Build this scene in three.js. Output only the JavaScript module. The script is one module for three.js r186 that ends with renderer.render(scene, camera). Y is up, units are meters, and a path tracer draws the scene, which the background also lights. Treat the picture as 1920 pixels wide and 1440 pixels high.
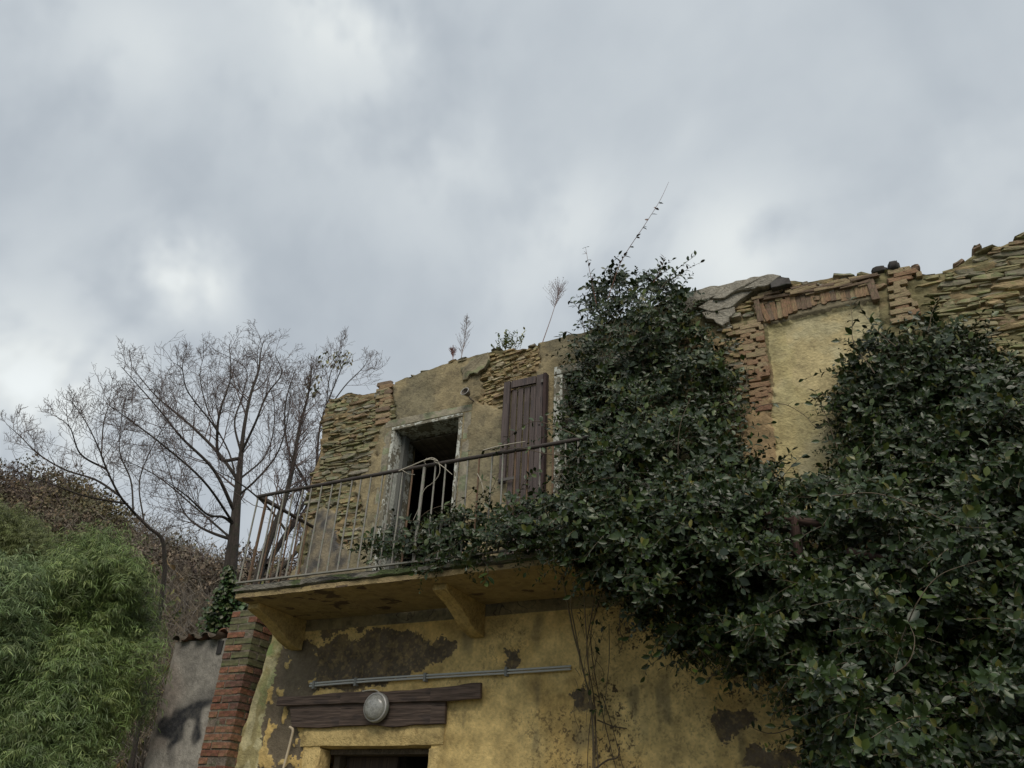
import * as THREE from 'three';
import { mergeGeometries } from 'three/addons/utils/BufferGeometryUtils.js';

// ------------------------------------------------------------------ camera, sky, sun, exposure
const scene = new THREE.Scene();
const FPX = 1470, EYE = 1.6;
const camera = new THREE.PerspectiveCamera(2 * Math.atan(720 / FPX) * 180 / Math.PI, 4 / 3, 0.05, 2000);
camera.rotation.order = 'YXZ';
camera.rotation.set(THREE.MathUtils.degToRad(31.03), 0, THREE.MathUtils.degToRad(3.05));
camera.position.set(0, EYE, 0);
camera.updateMatrixWorld(true);
const renderer = new THREE.WebGLRenderer({ antialias: true });
renderer.setSize(1024, 768);
renderer.toneMapping = THREE.LinearToneMapping;
renderer.toneMappingExposure = 1.5;
renderer.shadowMap.enabled = true;
const SKY_LEVEL = 0.668, SUN_LEVEL = 1.5;

// ------------------------------------------------------------------ random numbers and noise
function rng(seed) { let s = seed >>> 0; return () => { s = (s + 0x6d2b79f5) >>> 0; let t = Math.imul(s ^ (s >>> 15), 1 | s); t = (t + Math.imul(t ^ (t >>> 7), 61 | t)) ^ t; return ((t ^ (t >>> 14)) >>> 0) / 4294967296; }; }
const R0 = rng(7);
const NT = new Float32Array(65536); { const r = rng(99); for (let i = 0; i < 65536; i++) NT[i] = r(); }
function vn(x, y) {
  const xi = Math.floor(x), yi = Math.floor(y); let fx = x - xi, fy = y - yi;
  fx = fx * fx * (3 - 2 * fx); fy = fy * fy * (3 - 2 * fy);
  const a = xi & 255, b = (xi + 1) & 255, c = (yi & 255) << 8, d = ((yi + 1) & 255) << 8;
  const p = NT[a | c], q = NT[b | c], r = NT[a | d], s = NT[b | d];
  return p + (q - p) * fx + (r - p) * fy + (p - q - r + s) * fx * fy;
}
function fbm(x, y, o = 4) { let v = 0, a = .5, t = 0; for (let i = 0; i < o; i++) { v += a * vn(x, y); t += a; a *= .5; x = x * 2.03 + 17.3; y = y * 2.03 + 9.1; } return v / t; }
const sm = (a, b, x) => { const t = Math.min(1, Math.max(0, (x - a) / (b - a))); return t * t * (3 - 2 * t); };
const mix = (a, b, t) => a + (b - a) * t;
const clamp = (x, a = 0, b = 1) => Math.min(b, Math.max(a, x));
const V = (x, y, z) => new THREE.Vector3(x, y, z);

// ------------------------------------------------------------------ measured directions: photograph pixel (1920 x 1440) -> direction, point at a distance, point on a plane parallel to the facade
function dirOf(px, py) { return V((px - 960) / FPX, -(py - 720) / FPX, -1).normalize().applyQuaternion(camera.quaternion); }
function at(px, py, dist) { const d = dirOf(px, py); return d.multiplyScalar(dist / Math.hypot(d.x, d.z)).add(camera.position); }   // dist = horizontal distance
const YAW = THREE.MathUtils.degToRad(-27.62), DW = 6.48;             // facade: turned 27.6 degrees, 6.48 m away
const UX = V(Math.cos(YAW), 0, -Math.sin(YAW)), NX = V(Math.sin(YAW), 0, Math.cos(YAW));
const HOUSE_O = NX.clone().multiplyScalar(-DW);
function L(px, py, w = 0) { const d = dirOf(px, py), t = (-DW + w) / d.dot(NX); const q = d.multiplyScalar(t); return [q.dot(UX), q.y + EYE]; }  // -> facade coordinates u (right), y (up)
const LV = (px, py, w = 0) => { const a = L(px, py, w); return V(a[0], a[1], w); };

// ------------------------------------------------------------------ sky: overcast, soft broken layers
{
  const SW = 2048, SH = 1024, data = new Float32Array(SW * SH * 4);
  const blobs = [[110, 60, .22, .16], [640, 20, .20, .10], [690, 200, .15, .06], [325, 470, .05, .2], [350, 520, .05, .2], [385, 550, .04, .16], [300, 500, .035, .15], [880, 300, .05, .10], [1080, 405, .07, .18], [1400, 480, .09, .2], [1330, 450, .08, .12],
    [0, 770, .13, .3], [60, 740, .08, .16], [130, 640, .12, .06], [980, 520, .08, .12], [1850, 340, .12, .08], [790, 400, .06, .08], [200, 330, .22, -.09], [820, 420, .22, -.05], [520, 300, .2, -.05], [1560, 160, .3, -.03], [1400, 60, .22, .02], [500, 600, .2, .05], [640, 330, .12, .05], [700, 60, .06, .12], [600, 20, .05, .14], [235, 90, .05, .12]]
    .map(([x, y, s, a]) => ({ d: dirOf(x, y), s, a }));
  for (let j = 0; j < SH; j++) {
    const el = ((j + .5) / SH - .5) * Math.PI, sy = Math.sin(el), cy = Math.cos(el);
    for (let i = 0; i < SW; i++) {
      const az = ((i + .5) / SW - .5) * 2 * Math.PI, dx = Math.cos(az) * cy, dz = Math.sin(az) * cy;
      const yy = (1 + Math.max(sy, -.2)) * .42, qx = dx / yy + 9, qz = dz / yy + 9;
      const wx = fbm(qx * 1.3 + 5, qz * 1.3 + 3, 3), wz = fbm(qx * 1.3 + 31, qz * 1.3 + 47, 3);
      const n = fbm(qx * 2.6 + wx * .9 + 11, qz * 2.6 + wz * .9 + 23, 5), m = fbm(qx * .6 + 61 + wx * .5, qz * .6 + 13, 3), hi = fbm(qx * 6 + wx * 1.5, qz * 6 + wz * 1.5 + 70, 5);
      const wisp = fbm(qx * 4.6 + wx * 1.3 + 5, qz * 4.6 + wz * 1.3 + 90, 6);
      const fine = fbm(qx * 16 + wx * 2, qz * 16 + wz * 2 + 33, 5);
      let b = .53 + (n - .5) * .085 + (m - .5) * .07 + (hi - .5) * .06 + (wisp - .5) * .11 + (fine - .5) * .05;
      for (const k of blobs) { const c = dx * k.d.x + sy * k.d.y + dz * k.d.z; if (c > .8) { const g = Math.exp(-(1 - c) * 2 / (k.s * k.s)); b += .72 * k.a * g * clamp((wisp * .6 + hi * .45 + fine * .35 - .46) * 3.2, 0, 1.0); } }
      b += .05 * sm(.4, 0, sy);
      const cool = clamp(1 - (b - .44) * 3, 0, 1), o = (j * SW + i) * 4;   // thicker cloud is bluer
      data[o] = b * mix(.97, .89, cool) * SKY_LEVEL; data[o + 1] = b * mix(1.025, 1.0, cool) * SKY_LEVEL; data[o + 2] = b * mix(1.035, 1.125, cool) * SKY_LEVEL; data[o + 3] = 1;
    }
  }
  const tex = new THREE.DataTexture(data, SW, SH, THREE.RGBAFormat, THREE.FloatType);
  tex.mapping = THREE.EquirectangularReflectionMapping; tex.magFilter = tex.minFilter = THREE.LinearFilter; tex.wrapS = THREE.RepeatWrapping; tex.needsUpdate = true;
  scene.background = tex; scene.environment = tex;
}
const sun = new THREE.DirectionalLight(0xfff4e6, SUN_LEVEL);
sun.position.set(-3.5, 23.5, 12.5); sun.target.position.set(-3, 2, -7); scene.add(sun, sun.target);
sun.castShadow = true; sun.shadow.radius = 70; sun.shadow.mapSize.set(2048, 2048);
Object.assign(sun.shadow.camera, { left: -25, right: 25, top: 25, bottom: -25, near: 1, far: 90 });

// ------------------------------------------------------------------ naming and placing
const used = new Map();
function numbered(n) { const k = used.get(n) || 0; used.set(n, k + 1); return k ? n + '_' + String(k).padStart(3, '0') : n; }
function tag(o, label, category, group, kind) { if (label) o.userData.label = label; if (category) o.userData.category = category; if (group) o.userData.group = group; if (kind) o.userData.kind = kind; return o; }
function shadow(m) { m.castShadow = m.receiveShadow = true; return m; }
function part(name, geo, mat, parent, kind) { const m = shadow(new THREE.Mesh(geo, mat)); m.name = name; if (kind) m.userData.kind = kind; parent.add(m); return m; }
function thing(name, label, category, pos = V(0, 0, 0), group, turn = 0) { const g = new THREE.Group(); g.name = numbered(name); g.position.copy(pos); g.rotation.y = turn; tag(g, label, category, group); scene.add(g); return g; }
const worldOf = (u, y, w) => HOUSE_O.clone().addScaledVector(UX, u).addScaledVector(NX, w).add(V(0, y, 0));
function wallThing(name, label, category, u, y, w, group) { const g = thing(name, label, category, worldOf(u, y, w), group, YAW); g.userData = g.userData; g.origin0 = V(u, y, w); return g; }
function wpart(name, geo, mat, parent, kind) { const o = parent.origin0; geo.translate(-o.x, -o.y, -o.z); return part(name, geo, mat, parent, kind); }   // geometry given in facade coordinates

// ------------------------------------------------------------------ geometry helpers
class GB {
  constructor() { this.p = []; this.i = []; this.c = null; this.uv = []; }
  tube(pts, r0, r1, n = 5, cap = false) {
    const base = this.p.length / 3, N = pts.length; let nrm = V(.3, .1, .9); const t = V(), b = V(); let len = 0;
    for (let k = 0; k < N; k++) {
      t.copy(pts[Math.min(k + 1, N - 1)]).sub(pts[Math.max(k - 1, 0)]).normalize();
      if (Math.abs(t.dot(nrm)) > .98) nrm = V(.9, .3, .1);
      nrm.addScaledVector(t, -nrm.dot(t)).normalize(); b.crossVectors(t, nrm);
      if (k) len += pts[k].distanceTo(pts[k - 1]);
      const r = typeof r0 === 'function' ? r0(k / (N - 1)) : mix(r0, r1, k / (N - 1));
      for (let q = 0; q < n; q++) { const a = q / n * Math.PI * 2, ca = Math.cos(a) * r, sa = Math.sin(a) * r; this.p.push(pts[k].x + nrm.x * ca + b.x * sa, pts[k].y + nrm.y * ca + b.y * sa, pts[k].z + nrm.z * ca + b.z * sa); this.uv.push(q / n * .3, len); }
    }
    for (let k = 0; k < N - 1; k++) for (let q = 0; q < n; q++) { const a = base + k * n + q, c = base + k * n + (q + 1) % n, d = a + n, e = c + n; this.i.push(a, c, d, c, e, d); }
    if (cap) { for (let q = 1; q < n - 1; q++) { this.i.push(base, base + q + 1, base + q); const e = base + (N - 1) * n; this.i.push(e, e + q, e + q + 1); } }
    return this;
  }
  tri(a, b, c) { const k = this.p.length / 3; this.p.push(a.x, a.y, a.z, b.x, b.y, b.z, c.x, c.y, c.z); this.uv.push(0, 0, 1, 0, 1, 1); this.i.push(k, k + 1, k + 2); return this; }
  geo() { const g = new THREE.BufferGeometry(); g.setAttribute('position', new THREE.Float32BufferAttribute(this.p, 3)); g.setAttribute('uv', new THREE.Float32BufferAttribute(this.uv, 2)); g.setIndex(this.i); g.computeVertexNormals(); return g; }
}
const curve = (pts, n) => new THREE.CatmullRomCurve3(pts, false, 'centripetal').getPoints(n);
function box(x0, x1, y0, y1, z0, z1) { const g = new THREE.BoxGeometry(x1 - x0, y1 - y0, z1 - z0); g.translate((x0 + x1) / 2, (y0 + y1) / 2, (z0 + z1) / 2); return g; }
function setUV(g, f) { const p = g.attributes.position, n = g.attributes.normal, a = []; for (let i = 0; i < p.count; i++) a.push(...f(p.getX(i), p.getY(i), p.getZ(i), n.getX(i), n.getY(i), n.getZ(i))); g.setAttribute('uv', new THREE.Float32BufferAttribute(a, 2)); return g; }
const boxUV = (g) => setUV(g, (x, y, z, nx, ny, nz) => { const ax = Math.abs(nx), ay = Math.abs(ny), az = Math.abs(nz); return az >= ax && az >= ay ? [x, y] : ax > ay ? [z, y] : [x, z]; });
function roughBox(x0, x1, y0, y1, z0, z1, seg, amp, seed = 3, bev = .01) {      // worn box with uneven faces and softened edges
  const nx = Math.max(1, Math.round((x1 - x0) / seg)), ny = Math.max(1, Math.round((y1 - y0) / seg)), nz = Math.max(1, Math.round((z1 - z0) / seg));
  const g = new THREE.BoxGeometry(x1 - x0, y1 - y0, z1 - z0, nx, ny, nz), p = g.attributes.position; g.translate((x0 + x1) / 2, (y0 + y1) / 2, (z0 + z1) / 2);
  boxUV(g);
  for (let i = 0; i < p.count; i++) {
    let x = p.getX(i), y = p.getY(i), z = p.getZ(i);
    const ex = Math.min(x - x0, x1 - x) < 1e-5, ey = Math.min(y - y0, y1 - y) < 1e-5, ez = Math.min(z - z0, z1 - z) < 1e-5, e = (ex + ey + ez) > 1 ? 1 : 0;
    const cx = (x0 + x1) / 2, cy = (y0 + y1) / 2, cz = (z0 + z1) / 2;
    const q = fbm(x * 9 + seed * 3 + z * 5, y * 9 + seed + z * 7, 3) - .5, q2 = fbm(x * 4 + seed * 5 + y * 5, z * 8 + seed, 3) - .5;
    const inset = e * bev * (1 + 1.2 * vn(x * 14 + seed, y * 14 + z * 9));
    if (ex) x += Math.sign(cx - x) * inset + q * amp; if (ey) y += Math.sign(cy - y) * inset + q2 * amp; if (ez) z += Math.sign(cz - z) * inset + q * amp;
    p.setXYZ(i, x, y, z);
  }
  g.computeVertexNormals(); return g;
}
function inside(poly, x, y) { let c = false; for (let i = 0, j = poly.length - 1; i < poly.length; j = i++) { const a = poly[i], b = poly[j]; if ((a[1] > y) !== (b[1] > y) && x < (b[0] - a[0]) * (y - a[1]) / (b[1] - a[1]) + a[0]) c = !c; } return c; }
function bbox(poly) { let a = [1e9, 1e9, -1e9, -1e9]; for (const p of poly) { a[0] = Math.min(a[0], p[0]); a[1] = Math.min(a[1], p[1]); a[2] = Math.max(a[2], p[0]); a[3] = Math.max(a[3], p[1]); } return a; }
function edgeDist(poly, x, y) { let d = 1e9; for (let i = 0, j = poly.length - 1; i < poly.length; j = i++) { const a = poly[j], b = poly[i], ex = b[0] - a[0], ey = b[1] - a[1], t = clamp(((x - a[0]) * ex + (y - a[1]) * ey) / (ex * ex + ey * ey + 1e-12)); d = Math.min(d, Math.hypot(x - a[0] - t * ex, y - a[1] - t * ey)); } return inside(poly, x, y) ? d : -d; }
function lerpTable(tab, x) { if (x <= tab[0][0]) return tab[0][1]; for (let i = 1; i < tab.length; i++) if (x <= tab[i][0]) return mix(tab[i - 1][1], tab[i][1], (x - tab[i - 1][0]) / (tab[i][0] - tab[i - 1][0])); return tab[tab.length - 1][1]; }

// ------------------------------------------------------------------ textures and materials
function texOf(w, h, f, srgb = true) {                                // f(x, y) -> linear [r, g, b]
  const d = new Uint8Array(w * h * 4), enc = (v) => Math.round(255 * clamp(srgb ? (v <= .0031308 ? 12.92 * v : 1.055 * Math.pow(v, 1 / 2.4) - .055) : v));
  for (let j = 0; j < h; j++) for (let i = 0; i < w; i++) { const c = f((i + .5) / w, (j + .5) / h), o = (j * w + i) * 4; d[o] = enc(c[0]); d[o + 1] = enc(c[1]); d[o + 2] = enc(c[2]); d[o + 3] = 255; }
  const t = new THREE.DataTexture(d, w, h, THREE.RGBAFormat); t.magFilter = THREE.LinearFilter; t.minFilter = THREE.LinearMipmapLinearFilter; t.generateMipmaps = true; t.wrapS = t.wrapT = THREE.RepeatWrapping; t.anisotropy = 8;
  if (srgb) t.colorSpace = THREE.SRGBColorSpace; t.needsUpdate = true; return t;
}
const rep = (t, x, y) => { const c = t.clone(); c.repeat.set(x, y); c.needsUpdate = true; return c; };
const tileN = (x, y, f, o) => { const w = (a) => a; return fbm(w(x) * f, w(y) * f, o); };
const grainTex = texOf(512, 512, (x, y) => { const a = tileN(x, y, 22, 5), b = tileN(x + 3, y + 7, 70, 3), k = .55 + (a - .5) * .75 + (b - .5) * .4; return [k, k, k]; }, false);
const mottleTex = texOf(512, 512, (x, y) => { const a = tileN(x, y, 7, 5), b = tileN(x + 9, y + 2, 45, 3), k = clamp(.74 + (a - .5) * .75 + (b - .5) * .45, .1, 1), m = sm(.52, .7, tileN(x + 5, y + 1, 9, 4)); return [k * mix(1, .78, m), k * mix(1, .94, m), k * mix(1, .78, m)]; });
const plainTex = texOf(512, 512, (x, y) => { const a = tileN(x, y, 9, 5), b = tileN(x + 9, y + 2, 60, 3), d = sm(.6, .7, tileN(x + 4, y + 6, 24, 4)), k = clamp(.8 + (a - .5) * .6 + (b - .5) * .5, .1, 1) * mix(1, .82, d); return [k, k * mix(1, .98, d), k * mix(1, .96, d)]; });
const woodTex = texOf(256, 1024, (x, y) => { const g = fbm(x * 60, y * 3 + fbm(x * 6, y * 2, 2) * 3, 4), s = fbm(x * 160, y * 12, 2), d = sm(.62, .75, fbm(x * 12 + 4, y * 5, 4)), k = .5 + (g - .5) * .8 + (s - .5) * .4; return [k * mix(1, .75, d), k * mix(1, .78, d), k * mix(1, .85, d)]; });
const std = (o) => new THREE.MeshStandardMaterial({ roughness: .92, metalness: 0, side: THREE.DoubleSide, ...o });
const col = (r, g, b) => new THREE.Color().setRGB(r, g, b);
const stoneCols = [[.34, .26, .14], [.37, .28, .15], [.27, .24, .14], [.27, .245, .19], [.25, .18, .11], [.42, .36, .24], [.275, .25, .135], [.23, .21, .145]];
const stoneMats = stoneCols.map((c) => std({ color: col(...c.map((v) => v * 1.25)), map: rep(mottleTex, 1, 1), bumpMap: grainTex, bumpScale: .006, flatShading: false }));
const brickCols = [[.31, .19, .115], [.34, .225, .135], [.28, .155, .10], [.34, .26, .155], [.215, .15, .105], [.37, .275, .17]];
const brickMats = brickCols.map((c) => std({ color: col(...c.map((v) => v * 1.2)), map: rep(mottleTex, 1, 1), bumpMap: grainTex, bumpScale: .004 }));

// ================================================================== THE HOUSE
const U0 = -6.38, U1 = 3.2, Y1 = 7.4;
const PX = (pts, w = 0) => pts.map((p) => L(p[0], p[1], w));
// top of the ruined wall and its left end, in facade coordinates
const topTab = PX([[612, 747], [640, 740], [680, 737], [700, 733], [745, 715], [790, 697], [830, 683], [860, 675], [915, 663], [925, 657], [990, 650], [1060, 632], [1100, 620], [1200, 583], [1300, 548], [1380, 533], [1460, 520], [1500, 524], [1560, 520], [1600, 512], [1640, 508], [1690, 508], [1740, 511], [1785, 502], [1830, 472], [1870, 458], [1920, 438], [2040, 400]]);
const yTop = (u) => lerpTable(topTab, u) + (fbm(u * 7, 3, 3) - .5) * .05;
const leftTab = [[0, -6.36], ...PX([[430, 1440], [480, 1290], [512, 1185], [548, 1070], [562, 1000], [574, 940], [583, 890], [594, 850], [600, 800], [608, 765], [613, 747]]).map((p) => [p[1], p[0]])].sort((a, b) => a[0] - b[0]);
const uLeft = (y) => lerpTable(leftTab, y) + (fbm(y * 9, 8, 3) - .5) * .06;
const slabY = 3.73;
// openings: upper door, second upper door (behind the shrub), lower door
const O1 = { x0: -4.85, x1: -4.02, y0: slabY, y1: 5.7 }, O2 = { x0: -2.78, x1: -2.0, y0: slabY, y1: 5.98 }, O3 = { x0: -5.2, x1: -4.03, y0: .02, y1: 2.4 };
const OPEN = [O1, O2, O3];
const regions = {
  stoneL: [[540, 1075], [560, 1000], [580, 850], [600, 740], [640, 725], [735, 705], [740, 790], [714, 800], [703, 850], [690, 890], [660, 897], [672, 930], [682, 960], [668, 1010], [648, 1025], [625, 1000], [625, 960], [600, 950], [588, 965], [565, 1075]],
  stoneM: [[915, 640], [1005, 630], [1010, 690], [1003, 715], [945, 740], [935, 768], [893, 742], [905, 700]],
  stoneJ: [[1345, 640], [1360, 590], [1400, 545], [1440, 535], [1640, 490], [1645, 566], [1440, 606], [1448, 690], [1456, 790], [1450, 870], [1380, 835], [1352, 780]],
  stoneR: [[1640, 470], [2100, 330], [2100, 950], [1670, 950], [1648, 560]],
  dark: [[596, 955], [625, 960], [634, 1000], [652, 1030], [657, 1085], [556, 1085], [575, 1040], [590, 1000]],
  niche: [[1438, 604], [1645, 562], [1690, 960], [1462, 960]],
  tan: [[1385, 790], [1452, 700], [1458, 880], [1390, 860]],
  band: [[1420, 610], [1440, 560], [1520, 560], [1560, 560], [1650, 545], [1645, 570], [1438, 608]],
  peel1: [[592, 1212], [640, 1195], [720, 1180], [790, 1195], [853, 1203], [848, 1228], [800, 1250], [760, 1270], [690, 1292], [588, 1296], [590, 1240]],
  peel2: [[600, 1187], [603, 1165], [650, 1150], [662, 1172], [620, 1197]], peel3: [[676, 1160], [697, 1158], [692, 1177], [671, 1174]],
  peel4: [[945, 1213], [976, 1213], [978, 1238], [962, 1256], [950, 1246]], peel5: [[1322, 1345], [1360, 1328], [1420, 1335], [1400, 1362], [1350, 1384]], peel6: [[1400, 1410], [1500, 1398], [1515, 1445], [1400, 1445]], peel7: [[1060, 1300], [1090, 1290], [1110, 1320], [1130, 1345], [1080, 1340]],
  left: [[528, 1200], [560, 1195], [592, 1212], [590, 1240], [588, 1300], [575, 1345], [560, 1362], [562, 1440], [540, 1490], [468, 1490], [486, 1400], [494, 1350], [508, 1280], [522, 1235]],
  moss: [[500, 1165], [548, 1180], [540, 1215], [528, 1250], [514, 1300], [500, 1350], [490, 1400], [470, 1490], [380, 1490], [440, 1300]],
};
for (const k in regions) { const p = PX(regions[k]); if (k === 'stoneR') { p[1] = [3.3, 7.3]; p[2] = [3.3, 3.9]; } regions[k] = { p, b: bbox(p) }; }
const inR = (k, u, y, m = .06) => { const r = regions[k]; return u > r.b[0] - m && u < r.b[2] + m && y > r.b[1] - m && y < r.b[3] + m && inside(r.p, u, y); };
const warpX = (u, y) => (vn(u * 70, y * 70) - .5) * .035 + (fbm(u * 5 + 3, y * 5, 4) - .5) * .2 + (fbm(u * 24, y * 24 + 5, 2) - .5) * .045, warpY = (u, y) => (vn(u * 70 + 9, y * 70 + 5) - .5) * .035 + (fbm(u * 5 + 40, y * 5 + 9, 4) - .5) * .2 + (fbm(u * 24 + 9, y * 24, 2) - .5) * .045;
const peels = ['peel1', 'peel2', 'peel3', 'peel4', 'peel5', 'peel6', 'peel7'];
function zone(u, y) {                                                // what the surface is made of here
  const a = u + warpX(u, y), b = y + warpY(u, y), a2 = u + warpX(u, y) * .35, b2 = y + warpY(u, y) * .35;
  if (y > 3.5) {
    if (inR('niche', a2, b2)) return 'niche';
    if (inR('stoneL', a, b)) return 'stone';
    if (inR('dark', a, b)) return 'dark';
    if (inR('stoneM', a, b)) return 'stone';
    if (inR('tan', a, b)) return 'tan';
    if (inR('band', a, b)) return 'band';
    if (inR('stoneJ', a2, b2) || inR('stoneR', a2, b2)) return 'stone';
    return u > -1.6 ? 'stone' : 'upper';
  }
  for (const p of peels) if (inR(p, a, b)) return 'peel';
  if (inR('left', a, b)) return 'left';
  if (inR('moss', a, b)) return 'moss';
  return 'lower';
}
const depthOf = { niche: -.055, stone: -.034, dark: -.004, tan: -.012, band: -.02, upper: 0, peel: -.018, left: -.018, lower: 0, moss: 0 };
function surf(u, y) {
  const z = zone(u, y); let d = depthOf[z];
  if (z === 'left' && fbm(u * 11, y * 11, 3) > mix(.52, .66, sm(1.9, 3.0, y))) d = 0;
  d += (fbm(u * 1.6, y * 1.6, 3) - .5) * .03 + (z === 'stone' ? (fbm(u * 9, y * 30, 4) - .5) * .06 : (fbm(u * 14, y * 14, 3) - .5) * .008);
  return d;
}
const house = thing('ruined_house', 'roofless ruined house with mossy stone and peeling ochre plaster under a balcony', 'house', HOUSE_O, null, YAW);
{
  // ---- colour of the facade, in facade metres
  const TW = 2048, TH = 1560;
  const C = (r, g, b, k) => [r * k, g * k, b * k];
  const wallTex = texOf(TW, TH, (s, t) => {
    const u = mix(U0, U1, s), y = t * Y1;
    const n1 = fbm(u * 2.2 + 1, y * 2.2, 4), n2 = fbm(u * 9 + 7, y * 9 + 2, 4), n3 = vn(u * 55, y * 55), st = fbm(u * 7, y * 1.2 + 5, 3);
    let z = zone(u, y); const k = .8 + (n2 - .5) * .7 + (n3 - .5) * .22;
    if (z === 'left' && fbm(u * 11, y * 11, 3) > mix(.52, .66, sm(1.9, 3.0, y))) z = 'remnant';
    if (z === 'stone') { const m = sm(.45, .62, n1), l = .8 + .5 * (fbm(u * 8 + 3, y * 30, 3) - .3); return [k * l * mix(.31, .23, m), k * l * mix(.235, .205, m), k * l * mix(.125, .10, m)]; }
    if (z === 'niche') { const g = sm(.44, .58, n1 * .75 + n2 * .25), t2 = sm(.5, .62, fbm(u * 3.2 + 50, y * 2.2 + 20, 4)), p = 1 - .2 * sm(.58, .7, fbm(u * 46, y * 90, 3)); return [k * p * mix(mix(.62, .49, g), .46, t2 * .5), k * p * mix(mix(.52, .44, g), .4, t2 * .5), k * p * mix(mix(.275, .26, g), .18, t2 * .5)]; }
    if (z === 'dark') { const g = sm(.4, .62, n1 * .5 + n2 * .5); return [k * mix(.11, .24, g), k * mix(.106, .205, g), k * mix(.098, .14, g)]; }
    if (z === 'tan') return C(.40, .29, .155, k);
    if (z === 'band') return C(.22, .19, .12, k);
    if (z === 'upper' || z === 'niche') { const cr = Math.abs(fbm(u * 2.3 + 8, y * 2.3 + 3, 4) - .5), cm = sm(.52, .6, fbm(u * .9 + 3, y * .9, 3)); if (z === 'upper' && cr < .0035 && cm > .5) return C(.07, .06, .045, 1); }
    if (z === 'upper') { const g = sm(.38, .66, n1), sp = sm(.6, .7, fbm(u * 18, y * 18, 3)) * .5; return [k * mix(.32, .25, g) * (1 - sp * .5), k * mix(.265, .22, g) * (1 - sp * .5), k * mix(.15, .135, g) * (1 - sp * .45)]; }
    if (z === 'peel') { const g = sm(.4, .6, n1), rs = sm(.56, .66, fbm(u * 15 + 3, y * 15, 4)) * .3 + sm(.6, .68, fbm(u * 40, y * 44, 3)) * .4; if (rs > .02) return [k * mix(.17, .46, rs), k * mix(.13, .345, rs), k * mix(.088, .15, rs)]; return [k * mix(.21, .155, g), k * mix(.163, .125, g), k * mix(.108, .086, g)]; }
    if (z === 'left') { const g = sm(.38, .62, n2 * .6 + n1 * .4); return [k * mix(.27, .18, g), k * mix(.22, .145, g), k * mix(.145, .098, g)]; }
    if (z === 'moss') { const g = sm(.44, .6, n2 * .5 + n1 * .5) * sm(2.6, 3.4, y + (n1 - .5) * 1.6), w2 = sm(.45, .6, fbm(u * 12 + 2, y * 9, 4)); return [k * mix(mix(.66, .46, w2), .24, g), k * mix(mix(.60, .40, w2), .31, g), k * mix(mix(.34, .19, w2), .12, g)]; }
    const g = sm(.4, .68, n1), dens = mix(.25, 1, sm(-3.6, -1.4, u)) * (.35 + 1.1 * sm(.38, .62, fbm(u * 2.1 + 70, y * 2.1, 3))), f1 = fbm(u * 34 + 3, y * 30, 4), f2 = fbm(u * 85, y * 80 + 4, 3);
    const spk = clamp(dens * Math.max(sm(.56, .66, f1) * sm(.4, .55, f2) * 1.1, sm(.64, .7, f2) * .7)), gr = sm(.5, .7, st) * sm(.45, .65, fbm(u * 3 + 30, y * 3, 3)) * .75;
    let r = mix(.84, .74, g), gg = mix(.635, .525, g), b = mix(.265, .195, g);
    r = mix(r, .30, gr); gg = mix(gg, .25, gr); b = mix(b, .13, gr);
    return [k * mix(r, .12, spk), k * mix(gg, .085, spk), k * mix(b, .045, spk)];
  });
  const wm = std({ map: wallTex, bumpMap: rep(grainTex, 1.9, 2.3), bumpScale: .008, roughness: .95 });
  wallTex.repeat.set(1 / (U1 - U0), 1 / Y1); wallTex.offset.set(-U0 / (U1 - U0), 0); wallTex.wrapS = wallTex.wrapT = THREE.ClampToEdgeWrapping;
  const S = .024, nx = Math.ceil((U1 - U0) / S), ny = Math.ceil(Y1 / S), pos = [], uv = [], idx = [];
  const open = (u, y) => OPEN.some((o) => u > o.x0 - .02 && u < o.x1 + .02 && y > o.y0 - .02 && y < o.y1 + .02);
  const TH2 = .45, sheet = [];
  for (const back of [0, 1]) {
    const base = pos.length / 3; sheet.push(base);
    for (let j = 0; j <= ny; j++) for (let i = 0; i <= nx; i++) {
      let u = U0 + i * S, y = Math.min(j * S, Y1); const ul = uLeft(y); u = Math.max(u, ul); y = Math.min(y, yTop(u));
      pos.push(u, y, back ? -TH2 : surf(u, y)); uv.push(u, y);
    }
    for (let j = 0; j < ny; j++) for (let i = 0; i < nx; i++) {
      const u = U0 + (i + .5) * S, y = (j + .5) * S; if (open(u, y) || y > yTop(u) + S || u < uLeft(y) - S) continue;
      const a = base + j * (nx + 1) + i, b = a + 1, c = a + nx + 1, d = c + 1; if (back) idx.push(a, c, b, b, c, d); else idx.push(a, b, c, b, d, c);
    }
  }
  // top and left end: strips from front to back with a broken surface between
  const strip = (f, n) => { const m = 6, b0 = pos.length / 3; for (let i = 0; i <= n; i++) for (let q = 0; q <= m; q++) { const p = f(i / n, q / m); pos.push(p[0], p[1], p[2]); uv.push(p[0] + p[2], p[1] + p[2] * .5); } for (let i = 0; i < n; i++) for (let q = 0; q < m; q++) { const a = b0 + i * (m + 1) + q; idx.push(a, a + m + 1, a + 1, a + 1, a + m + 1, a + m + 2); } };
  strip((t, q) => { const u = mix(uLeft(5.9), U1, t), y = yTop(u); return [u, y + (q > 0 && q < 1 ? .02 + (vn(u * 9, q * 9) - .5) * .07 : 0), mix(surf(u, y), -TH2, q)]; }, 260);
  strip((t, q) => { const y = t * yTop(-5.9), u = uLeft(y); return [u - (q > 0 && q < 1 ? .01 + (vn(y * 14, q * 9) - .3) * .05 : 0), y, mix(surf(u, y), -TH2, q)]; }, 260);
  const g = new THREE.BufferGeometry(); g.setAttribute('position', new THREE.Float32BufferAttribute(pos, 3)); g.setAttribute('uv', new THREE.Float32BufferAttribute(uv, 2)); g.setIndex(idx); g.computeVertexNormals();
  part('wall', g, wm, house);
}
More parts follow.
